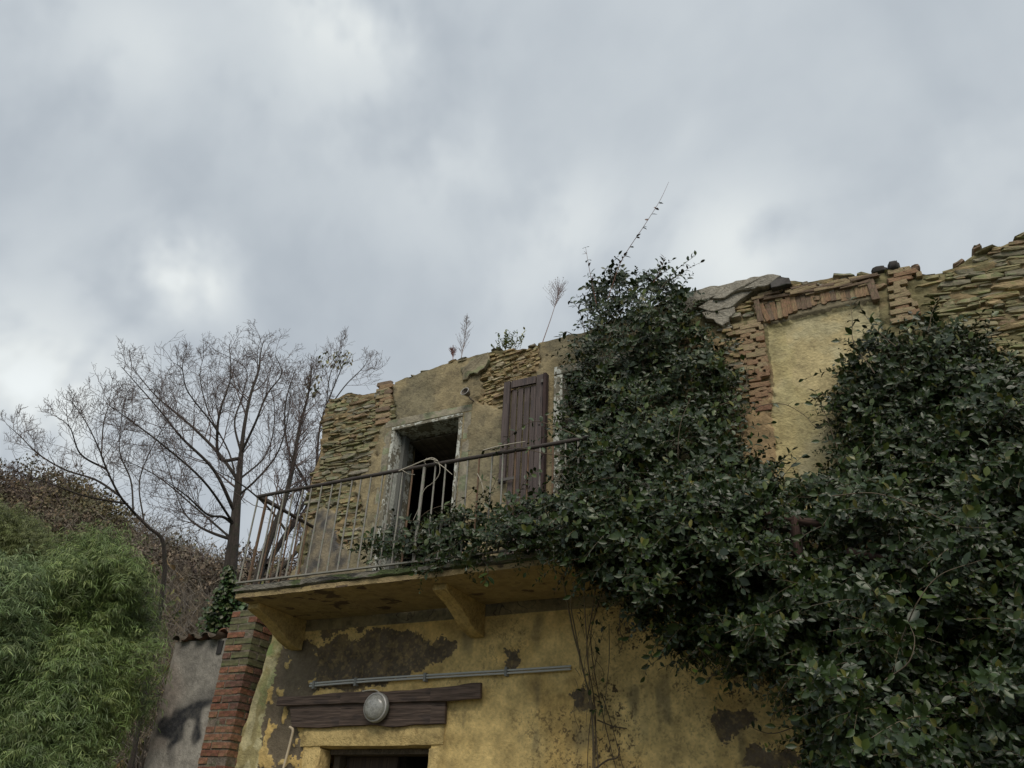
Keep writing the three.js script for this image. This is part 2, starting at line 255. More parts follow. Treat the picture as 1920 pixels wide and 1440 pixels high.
// ---- stones and bricks laid into the exposed masonry
{
  const r = rng(11), stoneGeos = [], brickGeos = [];
  const chip = (n, seed, sq) => {                                    // an irregular dressed stone: outline ring, proud face ring, face
    const q = rng(seed), P = [], I = [], uv = [], o = [];
    for (let i = 0; i < n; i++) { const a = (i + .5 * q() * .6) / n * Math.PI * 2, c = Math.cos(a), s = Math.sin(a), e = Math.pow(Math.pow(Math.abs(c), sq) + Math.pow(Math.abs(s), sq), -1 / sq) * (.86 + .2 * q()); o.push([c * e * .5, s * e * .5]); }
    const ring = (k, z, jz) => { for (const p of o) { P.push(p[0] * k + (q() - .5) * .04, p[1] * k + (q() - .5) * .05, z + (q() - .5) * jz); uv.push(p[0] * .45 + seed * .37, p[1] * .2 + seed * .61); } };
    ring(1.0, -.6, 0); ring(1, .22, .16); ring(.88, .42, .22); P.push((q() - .5) * .3, (q() - .5) * .3, .44); uv.push(seed * .37, seed * .61);
    for (let k = 0; k < 2; k++) for (let i = 0; i < n; i++) { const a = k * n + i, b = k * n + (i + 1) % n; I.push(a, b, a + n, b, b + n, a + n); }
    for (let i = 0; i < n; i++) I.push(2 * n + i, 2 * n + (i + 1) % n, 3 * n);
    const g = new THREE.BufferGeometry(); g.setAttribute('position', new THREE.Float32BufferAttribute(P, 3)); g.setAttribute('uv', new THREE.Float32BufferAttribute(uv, 2)); g.setIndex(I);
    const f = g.toNonIndexed(); f.computeVertexNormals(); return f;
  };
  for (let i = 0; i < 16; i++) stoneGeos.push(chip(7 + i % 4, 100 + i, 4.5));
  for (let i = 0; i < 8; i++) brickGeos.push(roughBox(-.5, .5, -.5, .5, -.5, .5, .5, .1, 300 + i, .05));
  const pend = [];
  const block = (kind, u, y, z, lx, ly, lz, rot, mi) => {
    const brick = kind === 'brick', g = (brick ? brickGeos : stoneGeos)[Math.floor(r() * (brick ? 8 : 16))], m = (brick ? brickMats : stoneMats)[mi];
    if (!brick) { pend.push({ g, mi, a: lx * ly / Math.hypot(u, y - 1.6, DW) ** 2, m: new THREE.Matrix4().compose(V(u, y, z), new THREE.Quaternion().setFromEuler(new THREE.Euler((r() - .5) * .3, (r() - .5) * .2, rot)), V(lx, ly, lz)) }); return; }
    const o = part(brick ? 'brick' : 'stone', g, m, house); o.position.set(u, y, z); o.scale.set(lx, ly, lz); o.rotation.set((r() - .5) * .12, (r() - .5) * .1, rot);
  };
  const free = (u, y, m = .1) => !OPEN.some((o) => u > o.x0 - m && u < o.x1 + m && y > o.y0 - m && y < o.y1 + m) && y < yTop(u) - .02 && u > uLeft(y) + .05;
  const pick = (a) => a[Math.floor(r() * a.length)];
  function lay(key, slope, hA, hB, lA, lB, mats, skip, seen) {
    const b = regions[key].b, cs = Math.cos(slope), sn = Math.sin(slope); const cx = (b[0] + b[2]) / 2, cy = (b[1] + b[3]) / 2, hw = (b[2] - b[0]) / 2 + .3, hh = (b[3] - b[1]) / 2 + .4;
    for (let v = -hh; v < hh;) {
      const h = mix(hA, hB, Math.pow(r(), 1.5));
      for (let x = -hw + r() * .1; x < hw;) {
        const l = mix(lA, lB, Math.pow(r(), 1.6)) * (h > .07 ? 1.1 : 1), mx = x + l / 2, my = v + h / 2 + (r() - .5) * .012; x += l + .006 + (r() < .12 ? .03 : 0);
        const u = cx + mx * cs - my * sn, y = cy + mx * sn + my * cs;
        if (zone(u, y) !== 'stone' || zone(u + l * .3, y) !== 'stone' || zone(u - l * .3, y) !== 'stone' || !inR(key, u, y) || !free(u, y) || r() < skip || (seen && !seen(u, y))) continue;
        block('stone', u, y, -.05 + r() * r() * .045, l * (1.0 + r() * .08), h * (.92 + r() * .35), .04 + r() * .04, slope + (r() - .5) * .2, pick(mats));
      }
      v += h * .98 + .004;
    }
  }
  lay('stoneL', .0, .018, .062, .06, .28, [0, 2, 2, 2, 3, 7, 7, 7, 4, 6], .03);
  lay('stoneM', .12, .018, .045, .05, .17, [0, 1, 1, 0, 5, 4], .05);
  lay('stoneR', -.07, .018, .062, .07, .34, [6, 2, 6, 0, 7, 7, 4, 6, 2], .03, (u, y) => y > 5.25 - (u - .3) * .1 && !(u < .72 && y > 5.6));
  lay('stoneJ', -.02, .025, .05, .06, .18, [0, 4, 1, 3], .06, (u, y) => u < -.95 || y > 6.22);
  // brick jamb left of the walled-up opening
  const jambs = (px0, px1, pyA, pyB, rows, mats) => { for (let k = 0; k < rows; k++) { const py = mix(pyA, pyB, k / rows), a = L(px0(k / rows), py), b = L(px1(k / rows), py); let u = a[0] + (k % 2) * .05, y = a[1]; while (u < b[0] - .05) { const l = Math.min(b[0] - u, (r() < .4 ? .12 : .23) + r() * .02); if (l > .05 && r() > .05) block('brick', u + l / 2, y, -.04 + r() * .02, l * .97, .056 + r() * .008, .06, (r() - .5) * .05 - .02, pick(mats)); u += l + .008; } } };
  jambs((t) => mix(1372, 1395, t), (t) => mix(1432, 1447, t), 612, 715, 16, [1, 3, 5, 3, 1, 0]);
  jambs((t) => mix(1400, 1404, t), (t) => mix(1446, 1450, t), 700, 775, 12, [0, 2, 0, 1]);
  jambs((t) => mix(1660, 1666, t), (t) => mix(1715 + 20 * Math.sin(t * 9), 1730, t), 512, 610, 13, [1, 3, 5, 0, 3]);
  jambs((t) => mix(703, 700, t), (t) => mix(736, 731, t), 722, 800, 13, [1, 3, 5, 4]);
  // soldier course over the walled-up opening
  for (let k = 0; k < 24; k++) { const t = k / 23, p = L(mix(1425, 1634, t), mix(590, 540, t) - (k < 6 ? 0 : 4)); const fall = k > 5 && k < 17 ? .6 + r() * .35 : 1; block('brick', p[0], p[1] + .02, -.042 + r() * .015, .054, .25 * fall, .06, (r() - .5) * .08 + (k < 4 ? .28 - k * .06 : 0), pick([0, 1, 3, 4, 1])); }
  // upright posts of the opening and thin tiles above it
  for (const [a, b, w] of [[[1417, 560], [1428, 606], .06], [[1632, 520], [1641, 566], .075]]) { const p = L(...a), q = L(...b); block('brick', (p[0] + q[0]) / 2, (p[1] + q[1]) / 2, -.02, w, p[1] - q[1], .08, .06, 4); }
  for (let k = 0; k < 34; k++) { const t = r(), p = L(mix(1420, 1640, t), mix(560, 524, t) + (r() - .5) * 14); block('brick', p[0], p[1], -.02 + r() * .025, .14 + r() * .16, .026 + r() * .016, .07, (r() - .5) * .16 + .0, pick([4, 3, 5, 4])); }
  // coping stones left on the wall head
  const rc = rng(23);
  for (let u = uLeft(5.95) + .06; u < 2.2;) {
    const l = .09 + rc() * rc() * .4, y = yTop(u + l / 2), g = stoneGeos[Math.floor(rc() * 16)], thin = .016 + rc() * .028;
    if (rc() > .36) { const o = part('coping_stone', g, stoneMats[pick([7, 2, 3, 0, 3])], house); const y2 = yTop(u + l); o.position.set(u + l / 2, y + thin * .02, -.2 + rc() * .06); o.scale.set(l, thin * 1.3, .34); o.rotation.set((rc() - .5) * .15, (rc() - .5) * .3, Math.atan2(y2 - yTop(u), l) + (rc() - .5) * .12); }
    u += l * .95;
  }
  for (const [px, py, sx, sy, rot] of [[1716, 507, .085, .06, 0], [1831, 469, .085, .045, .3], [1797, 498, .12, .04, .5]]) { const p = L(px, py, -.1), o = part('coping_stone', stoneGeos[(px >> 1) % 16], brickMats[4], house); o.position.set(p[0], p[1], -.1); o.scale.set(sx, sy, .12); o.rotation.z = rot; }
  pend.sort((a, b) => b.a - a.a).slice(0, 298).forEach((q) => { const o = part('stone', q.g, stoneMats[q.mi], house); q.m.decompose(o.position, o.quaternion, o.scale); });
  const rest = pend.slice(298); stoneMats.forEach((m, i) => { const l = rest.filter((q) => q.mi === i).map((q) => q.g.clone().applyMatrix4(q.m)); if (l.length) part('rubble', mergeGeometries(l), m, house, 'stuff'); });
}
// ---- loose render overhanging the wall head, charred timber end
{
  const shapeOf = (pts, w) => { const s = new THREE.Shape(); pts.forEach((p, i) => { const a = L(p[0], p[1], w); i ? s.lineTo(a[0], a[1]) : s.moveTo(a[0], a[1]); }); return s; };
  const ren = std({ color: col(.36, .34, .28), map: rep(plainTex, 1.3, 1.3), bumpMap: rep(grainTex, 2, 2), bumpScale: .012 });
  const slab = (pts0, w, d, tilt = 0) => { const pts = [], q = rng(Math.round(pts0[0][0])); pts0.forEach((p, i) => { const n = pts0[(i + 1) % pts0.length], l = Math.hypot(n[0] - p[0], n[1] - p[1]), m = Math.max(1, Math.round(l / 9)); for (let k = 0; k < m; k++) pts.push([mix(p[0], n[0], k / m) + (k ? (q() - .5) * 5 : 0), mix(p[1], n[1], k / m) + (k ? (q() - .5) * 5 : 0)]); }); const g = new THREE.ExtrudeGeometry(shapeOf(pts, w), { depth: d, bevelEnabled: true, bevelSize: .008, bevelThickness: .01, bevelSegments: 2, curveSegments: 4 }); g.translate(0, 0, w - d); const p = g.attributes.position; for (let i = 0; i < p.count; i++) p.setZ(i, p.getZ(i) + (fbm(p.getX(i) * 5, p.getY(i) * 5, 3) - .5) * .07 + tilt * (p.getY(i) - 6.5)); g.computeVertexNormals(); return g; };
  part('loose_render', slab([[1262, 566], [1300, 547], [1340, 538], [1362, 533], [1352, 548], [1330, 560], [1304, 566], [1290, 580], [1270, 588]], .05, .07), ren, house);
  part('loose_render', slab([[1364, 533], [1400, 524], [1440, 517], [1462, 518], [1440, 536], [1415, 541], [1392, 541], [1372, 549], [1350, 560], [1338, 560], [1354, 548]], .07, .06), ren, house);
  part('loose_render', slab([[1310, 576], [1335, 565], [1352, 562], [1376, 551], [1393, 543], [1412, 545], [1396, 555], [1382, 566], [1374, 574], [1366, 578], [1350, 582], [1330, 584]], .035, .05), ren, house);
  part('loose_render', slab([[1318, 588], [1336, 586], [1352, 585], [1367, 580], [1376, 577], [1372, 590], [1364, 602], [1354, 610], [1340, 600], [1326, 598]], .025, .05), ren, house);
  part('loose_render', slab([[1446, 533], [1460, 520], [1478, 521], [1482, 530], [1462, 537], [1448, 541]], .07, .12), std({ color: col(.1, .095, .09), map: mottleTex }), house);
  part('loose_render', slab([[893, 672], [915, 663], [917, 676], [909, 692], [897, 702], [890, 700], [868, 712], [864, 690]], .02, .03), std({ color: col(.30, .26, .17), map: rep(mottleTex, 1, 1), bumpMap: grainTex, bumpScale: .01 }), house);
  const ch = std({ color: col(.05, .045, .042), map: mottleTex, roughness: .85 });
  const a = L(1633, 503, -.02), b = L(1664, 502, -.02), c = L(1689, 500, -.02);
  part('charred_timber', roughBox(a[0], b[0], a[1] - .06, a[1] + .02, -.3, 0, .04, .02, 5), ch, house);
  part('charred_timber', roughBox(b[0], c[0], b[1] - .06, b[1] + .055, -.3, .03, .04, .02, 9), ch, house);
}
// ---- rooms behind the openings
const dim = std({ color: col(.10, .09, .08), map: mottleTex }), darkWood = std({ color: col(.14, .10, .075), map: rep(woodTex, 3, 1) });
{
  const zb = -4.6, x0 = -6.2, x1 = 3.1;
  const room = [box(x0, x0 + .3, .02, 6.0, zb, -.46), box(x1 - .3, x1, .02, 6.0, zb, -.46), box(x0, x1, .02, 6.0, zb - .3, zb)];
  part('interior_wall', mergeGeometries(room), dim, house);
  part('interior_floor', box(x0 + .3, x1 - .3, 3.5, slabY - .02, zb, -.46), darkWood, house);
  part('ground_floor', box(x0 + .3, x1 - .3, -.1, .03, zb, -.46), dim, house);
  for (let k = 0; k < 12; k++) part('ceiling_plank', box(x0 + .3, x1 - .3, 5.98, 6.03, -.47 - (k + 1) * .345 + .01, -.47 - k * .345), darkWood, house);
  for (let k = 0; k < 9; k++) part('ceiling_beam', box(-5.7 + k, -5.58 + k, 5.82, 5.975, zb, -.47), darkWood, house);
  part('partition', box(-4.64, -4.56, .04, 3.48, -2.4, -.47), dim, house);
}
// ---- door surrounds
{
  const paleTex = texOf(256, 512, (x, y) => { const a = fbm(x * 8, y * 16, 4), b = fbm(x * 34, y * 68, 3), p = sm(.47, .52, a * .6 + b * .4), k = .8 + (b - .5) * .7; return [k * mix(.23, .54, p), k * mix(.215, .56, p), k * mix(.16, .50, p)]; });
  const pale = std({ map: rep(paleTex, 1.4, .7), bumpMap: rep(paleTex, 1.4, .7), bumpScale: .008 }), surround = std({ color: col(.33, .30, .22), map: rep(mottleTex, 1, 1), bumpMap: grainTex, bumpScale: .008 });
  const frame = (o, name, wIn, zf, mat) => {
    const t = thingFrame(name);
    t.push(roughBox(o.x0 - wIn, o.x0 + .003, o.y0, o.y1, -.4, zf, .07, .008, 3, .006), roughBox(o.x1 - .003, o.x1 + wIn, o.y0, o.y1, -.4, zf, .07, .008, 5, .006), roughBox(o.x0 - wIn - .004, o.x1 + wIn + .004, o.y1, o.y1 + wIn, -.4, zf + .002, .07, .008, 7, .006));
    return part(name, mergeGeometries(t), mat, house);
  };
  function thingFrame() { return []; }
  frame(O1, 'door_surround', .055, .03, pale);
  frame({ x0: O1.x0 - .058, x1: O1.x1 + .058, y0: O1.y0, y1: O1.y1 + .058 }, 'door_surround', .1, .014, surround);
  part('door_frame', mergeGeometries([box(O1.x0 + .004, O1.x0 + .05, O1.y0, O1.y1 - .004, -.22, -.13), box(O1.x1 - .05, O1.x1 - .004, O1.y0, O1.y1 - .004, -.22, -.13)]), std({ color: col(.24, .25, .23), map: rep(woodTex, 2, .5) }), house);
  for (let k = 0; k < 4; k++) part('lintel_plank', roughBox(O1.x0 + .006, O1.x1 - .006, O1.y1 - .05 - k * .012, O1.y1 - .005 - k * .012, -.45 - k * .14, -.24 - k * .14, .1, .01, k + 2), std({ color: col(.22, .19, .14), map: rep(woodTex, 3, .4) }), house);
  frame(O2, 'door_surround', .11, .03, pale);
  // lower door: ochre band, jamb and dark frame
  const och = std({ color: col(.74, .56, .24), map: rep(plainTex, .63, .71), bumpMap: rep(grainTex, 1.5, 1.5), bumpScale: .012 });
  part('lintel_band', roughBox(-5.47, -3.86, O3.y1 - .004, O3.y1 + .20, -.4, .028, .06, .014, 4, .008), och, house);
  part('door_jamb', roughBox(-5.42, O3.x0 + .003, 0, O3.y1 - .006, -.18, .022, .06, .014, 6, .008), och, house);
  part('door_jamb', roughBox(O3.x1 - .003, -3.9, 0, O3.y1 - .006, -.18, .012, .06, .014, 8, .008), och, house);
  part('door_frame', mergeGeometries([box(O3.x0 + .005, O3.x0 + .07, .03, O3.y1 - .05, -.3, -.2), box(O3.x1 - .07, O3.x1 - .005, .03, O3.y1 - .05, -.3, -.2), box(O3.x0 + .005, O3.x1 - .005, O3.y1 - .05, O3.y1 - .006, -.3, -.12)]), std({ color: col(.20, .16, .11), map: rep(woodTex, 2, .5) }), house);
  const leaf = part('door_leaf', box(O3.x0 + .08, O3.x0 + .66, .05, O3.y1 - .055, -.34, -.3), darkWood, house);
}
// ---- shutter folded open against the wall, left of the second door
{
  const a = L(946, 720, .05), b = L(1021, 700, .05), yb = L(931, 910, .05)[1], x0 = a[0], x1 = b[0], yt = (a[1] + b[1]) / 2;
  const paint = std({ color: col(.145, .108, .098), map: rep(woodTex, 2.2, .7), bumpMap: rep(woodTex, 2.2, .7), bumpScale: .004, roughness: .7 });
  const sh = new THREE.Group(); sh.name = 'shutter'; sh.userData.label = 'brown wooden plank shutter folded open beside the second balcony door'; house.add(sh);
  const p = (n, ...c) => part(n, roughBox(...c, .12, .003, n.length, .004), paint, sh);
  p('stile', x0, x0 + .085, yb, yt, .035, .08); p('stile', x1 - .085, x1, slabY + .06, yt, .035, .08); p('rail', x0 + .087, x1 - .087, yt - .1, yt - .002, .036, .078);
  const n = 4; for (let k = 0; k < n; k++) { const xa = mix(x0 + .087, x1 - .087, k / n), xb = mix(x0 + .087, x1 - .087, (k + 1) / n); p('plank', xa + .002, xb - .002, slabY + .06, yt - .102, .034, .05 + (k % 2) * .003); }
  part('hinge', mergeGeometries([box(x0 + .01, x0 + .2, yb + .02, yb + .05, .081, .088), box(x1 - .02, x1 + .04, yt - .12, yt - .08, .05, .095)]), std({ color: col(.12, .11, .1), metalness: .6, roughness: .6 }), sh);
  const ed = part('stile', roughBox(x1 + .006, x1 + .05, slabY + .06, yt - .01, .03, .11, .12, .003, 4, .004), std({ color: col(.09, .055, .05), map: rep(woodTex, 2, 1) }), sh);
}
// ---- balcony: slab, brackets, railing
const BAL = { x0: -5.84, x1: -.55, w: .96, yTop: slabY, yBot: slabY - .1 };
{
  const edgeTex = texOf(1024, 128, (x, y) => { const m = sm(.47, .6, fbm(x * 26, y * 3 + 4, 5)), k = .7 + (fbm(x * 90, y * 12, 3) - .5) * .9, d = sm(.5, .62, fbm(x * 12 + 8, y * 2, 4)); return [k * mix(mix(.26, .06, d), .10, m), k * mix(mix(.245, .058, d), .135, m), k * mix(mix(.2, .05, d), .05, m)]; });
  const underTex = texOf(1024, 256, (x, y) => { const n = fbm(x * 20, y * 5, 5), n2 = fbm(x * 70 + 3, y * 18, 4), k = .78 + (n2 - .5) * .7, d = sm(.66, .72, fbm(x * 22 + 6, y * 9 + 2, 5)), e = sm(.7, .76, n2) * .6; return [k * mix(mix(.43, .34, n), .12, Math.max(d, e)), k * mix(mix(.335, .26, n), .085, Math.max(d, e)), k * mix(.15, .055, Math.max(d, e))]; });
  const em = std({ map: rep(edgeTex, .2, 5), bumpMap: rep(grainTex, 2, 2), bumpScale: .015 }), um = std({ map: rep(underTex, .2, .9), bumpMap: rep(grainTex, 1.3, 1.3), bumpScale: .012 });
  const bm2 = std({ color: col(.62, .47, .2), map: rep(plainTex, 1.1, 1.1), bumpMap: rep(grainTex, 1.3, 1.3), bumpScale: .01 });
  const bal = new THREE.Group(); bal.name = 'balcony'; house.add(bal);
  part('slab_edge', roughBox(BAL.x0, BAL.x1, BAL.yBot + .02, BAL.yTop, .02, BAL.w, .06, .022, 4, .012), em, bal);
  part('slab', roughBox(BAL.x0 + .03, BAL.x1 - .03, BAL.yBot - .035, BAL.yBot + .03, .015, BAL.w - .035, .08, .012, 9, .006), um, bal);
  const prof = new THREE.Shape();                                    // console profile in (outwards, up)
  prof.moveTo(0, 0); prof.lineTo(.72, 0); prof.lineTo(.725, -.05); prof.lineTo(.665, -.07); prof.bezierCurveTo(.56, -.09, .44, -.13, .33, -.19); prof.bezierCurveTo(.24, -.24, .12, -.285, 0, -.285); prof.lineTo(0, 0);
  for (const x of [-5.78, -3.67, -1.5]) {
    const g = new THREE.ExtrudeGeometry(prof, { depth: .125, bevelEnabled: true, bevelSize: .006, bevelThickness: .006, bevelSegments: 1, curveSegments: 8 });
    g.rotateY(-Math.PI / 2); g.translate(.13, 0, 0);
    boxUV(g); part('bracket', g, bm2, bal).position.set(x, BAL.yBot - .03, .02);
  }
  // railing
  const rust = std({ color: col(.06, .045, .038), roughness: .75, map: rep(mottleTex, 3, 3) }), zinc = std({ color: col(.31, .29, .255), roughness: .6, map: rep(mottleTex, 4, 3) }), rustBar = std({ color: col(.2, .12, .075), roughness: .8, map: rep(mottleTex, 4, 3) });
  const rl = new THREE.Group(); rl.name = 'railing'; house.add(rl);
  const ry = slabY + .92, rw = BAL.w - .02, xa = BAL.x0 + .06, xb = -2.12, r = rng(5);
  const sag = (x) => ry + (x - xa) * .004 + Math.sin((x - xa) * 1.1) * .006;
  const railPts = []; for (let k = 0; k <= 20; k++) { const x = mix(xa, xb, k / 20); railPts.push(V(x, sag(x), rw)); }
  part('top_rail', new GB().tube(railPts, .019, .019, 7, true).geo(), rust, rl);
  part('top_rail', new GB().tube([V(xa, ry, rw), V(xa + .004, ry, rw * .5), V(xa, ry - .005, .02)], .019, .019, 7, true).geo(), rust, rl);
  part('bottom_rail', box(xa - .02, xb, slabY + .012, slabY + .026, rw - .014, rw + .014), zinc, rl);
  const barG = new GB().tube([V(0, 0, 0), V(.002, .45, 0), V(0, .9, 0)], .0088, .0088, 6).geo(), thick = new GB().tube([V(0, 0, 0), V(0, .9, 0)], .016, .016, 7).geo();
  let k = 0; for (let x = xa + .005; x < xb; x += .118, k++) { const post = k === 17; const b = part(post ? 'post' : 'bar', post ? thick : barG, !post && r() < .2 ? rustBar : zinc, rl); b.position.set(x + (r() - .5) * .012, slabY + .02, rw + (r() - .5) * .006); b.rotation.z = (r() - .5) * .02; }
  for (let q = 1; q < 7; q++) { const b = part('bar', barG, rustBar, rl); b.position.set(xa, slabY + .01, rw - q * .135); b.rotation.x = (r() - .5) * .02; }
}

// ================================================================== THINGS FIXED ON THE FACADE
{
  // old timber boards over the lower door
  const wood = std({ color: col(.20, .145, .115), map: rep(woodTex, 1.2, 1), bumpMap: rep(woodTex, 1.2, 1), bumpScale: .008 });
  woodTex.rotation = 0;
  const o = L(548, 1362, .04), g = wallThing('timber_sign', 'two weathered blank brown boards nailed above the lower doorway', 'wooden boards', o[0], o[1], .03);
  const plank = (top, bot, z, d, seed) => {
    const s = new THREE.Shape(), n = 26, T = [], B = [];
    for (let i = 0; i <= n; i++) { const t = i / n; T.push(L(mix(top[0], top[2], t), mix(top[1], top[3], t) + (fbm(t * 7 + seed, 1, 2) - .5) * 9, .05)); B.push(L(mix(bot[0], bot[2], t), mix(bot[1], bot[3], t) + (fbm(t * 6 + seed, 8, 2) - .5) * 8, .05)); }
    T.forEach((p, i) => i ? s.lineTo(p[0], p[1]) : s.moveTo(p[0], p[1])); B.reverse().forEach((p) => s.lineTo(p[0], p[1]));
    const e = new THREE.ExtrudeGeometry(s, { depth: d, bevelEnabled: true, bevelSize: .004, bevelThickness: .004, bevelSegments: 1 }); e.translate(0, 0, z); setUV(e, (x, y) => [y, x]); return wpart('board', e, wood, g);
  };
  plank([545, 1326, 836, 1302], [549, 1364, 834, 1357], .028, .032, 3);
  plank([527, 1310, 905, 1284], [524, 1326, 904, 1312], .064, .03, 11);
  // round bulkhead lamp, unlit
  const lc = L(708, 1327, .1), lamp = wallThing('bulkhead_lamp', 'round unlit bulkhead lamp with frosted glass on the boards above the doorway', 'wall lamp', lc[0], lc[1], .096);
  const lathe = (pts, m, n) => { const q = new THREE.LatheGeometry(pts.map((p) => new THREE.Vector2(p[0], p[1])), 36); q.rotateX(Math.PI / 2); return part(n, q, m, lamp); };
  lathe([[0, 0], [.125, 0], [.132, .012], [.13, .035], [.118, .042]], std({ color: col(.45, .45, .42), roughness: .5, map: mottleTex }), 'housing');
  lathe([[.119, .036], [.128, .04], [.126, .05], [.115, .054]], std({ color: col(.5, .5, .48), roughness: .45, metalness: .3 }), 'rim');
  lathe([[.114, .048], [.104, .07], [.08, .088], [.045, .099], [.0001, .103]], new THREE.MeshPhysicalMaterial({ color: col(.44, .445, .41), map: rep(plainTex, 2, 1), roughness: .22, clearcoat: .5, clearcoatRoughness: .2, side: THREE.DoubleSide }), 'glass');
  part('cable', new GB().tube(curve([V(.03, .115, .015), V(-.03, .15, .02), V(-.12, .155, .01), V(-.2, .15, -.0)], 14), .006, .006, 6).geo(), std({ color: col(.5, .47, .4) }), lamp);
  // twin conduit
  const ca = L(582, 1282, .03), cb = L(1071, 1248, .03), con = wallThing('conduit', 'pair of thin grey pipes running along the wall below the balcony', 'pipes', ca[0], ca[1], .02);
  const pipe = std({ color: col(.5, .52, .5), roughness: .55 });
  for (const dy of [0, -.024]) { const pts = []; for (let k = 0; k <= 16; k++) { const t = k / 16; pts.push(V(mix(ca[0], cb[0], t), mix(ca[1], cb[1], t) + dy + Math.sin(t * 5) * .006, .035 + Math.sin(t * 9) * .004)); } wpart('pipe', new GB().tube(pts, (t) => .0095, 0, 8, true).geo(), pipe, con); }
  for (const t of [.02, .2, .48, .78]) wpart('clip', box(mix(ca[0], cb[0], t) - .012, mix(ca[0], cb[0], t) + .012, mix(ca[1], cb[1], t) - .052, mix(ca[1], cb[1], t) + .022, .005, .055), std({ color: col(.25, .26, .25) }), con);
  // pale cable hanging beside the lower door
  const k0 = L(547, 1366, .05), cab = wallThing('cable', 'cream cable hanging down the wall left of the lower doorway', 'cable', k0[0], k0[1], .05);
  wpart('cable_run', new GB().tube(curve([LV(543, 1363, .06), LV(549, 1368, .06), LV(546, 1385, .05), LV(537, 1420, .045), LV(528, 1455, .04), LV(518, 1520, .04)], 24), .0125, .0125, 7).geo(), std({ color: col(.62, .52, .36), roughness: .6 }), cab);
  // small broken floodlight between the balcony doors
  const f0 = L(880, 740, .08), fl = wallThing('floodlight', 'small rusty floodlight on the wall above the open balcony door', 'floodlight', f0[0], f0[1], 0);
  const fm = std({ color: col(.16, .14, .12), roughness: .7 });
  part('arm', new GB().tube(curve([V(.02, -.05, -.02), V(.0, -.05, .06), V(-.02, -.01, .1)], 8), .012, .012, 6).geo(), fm, fl);
  const head = new THREE.LatheGeometry([[0, -.05], [.035, -.04], [.05, .0], [.07, .05], [.066, .055]].map((p) => new THREE.Vector2(...p)), 16); head.rotateX(1.3); head.rotateZ(.4); head.translate(-.03, .02, .13); part('head', head, fm, fl); fl.scale.setScalar(.72);
  const len = new THREE.TorusGeometry(.068, .008, 6, 20); len.rotateX(1.3 + Math.PI / 2); len.rotateZ(.4); len.translate(-.048, .033, .178); part('rim', len, std({ color: col(.3, .29, .26), roughness: .4 }), fl);
}

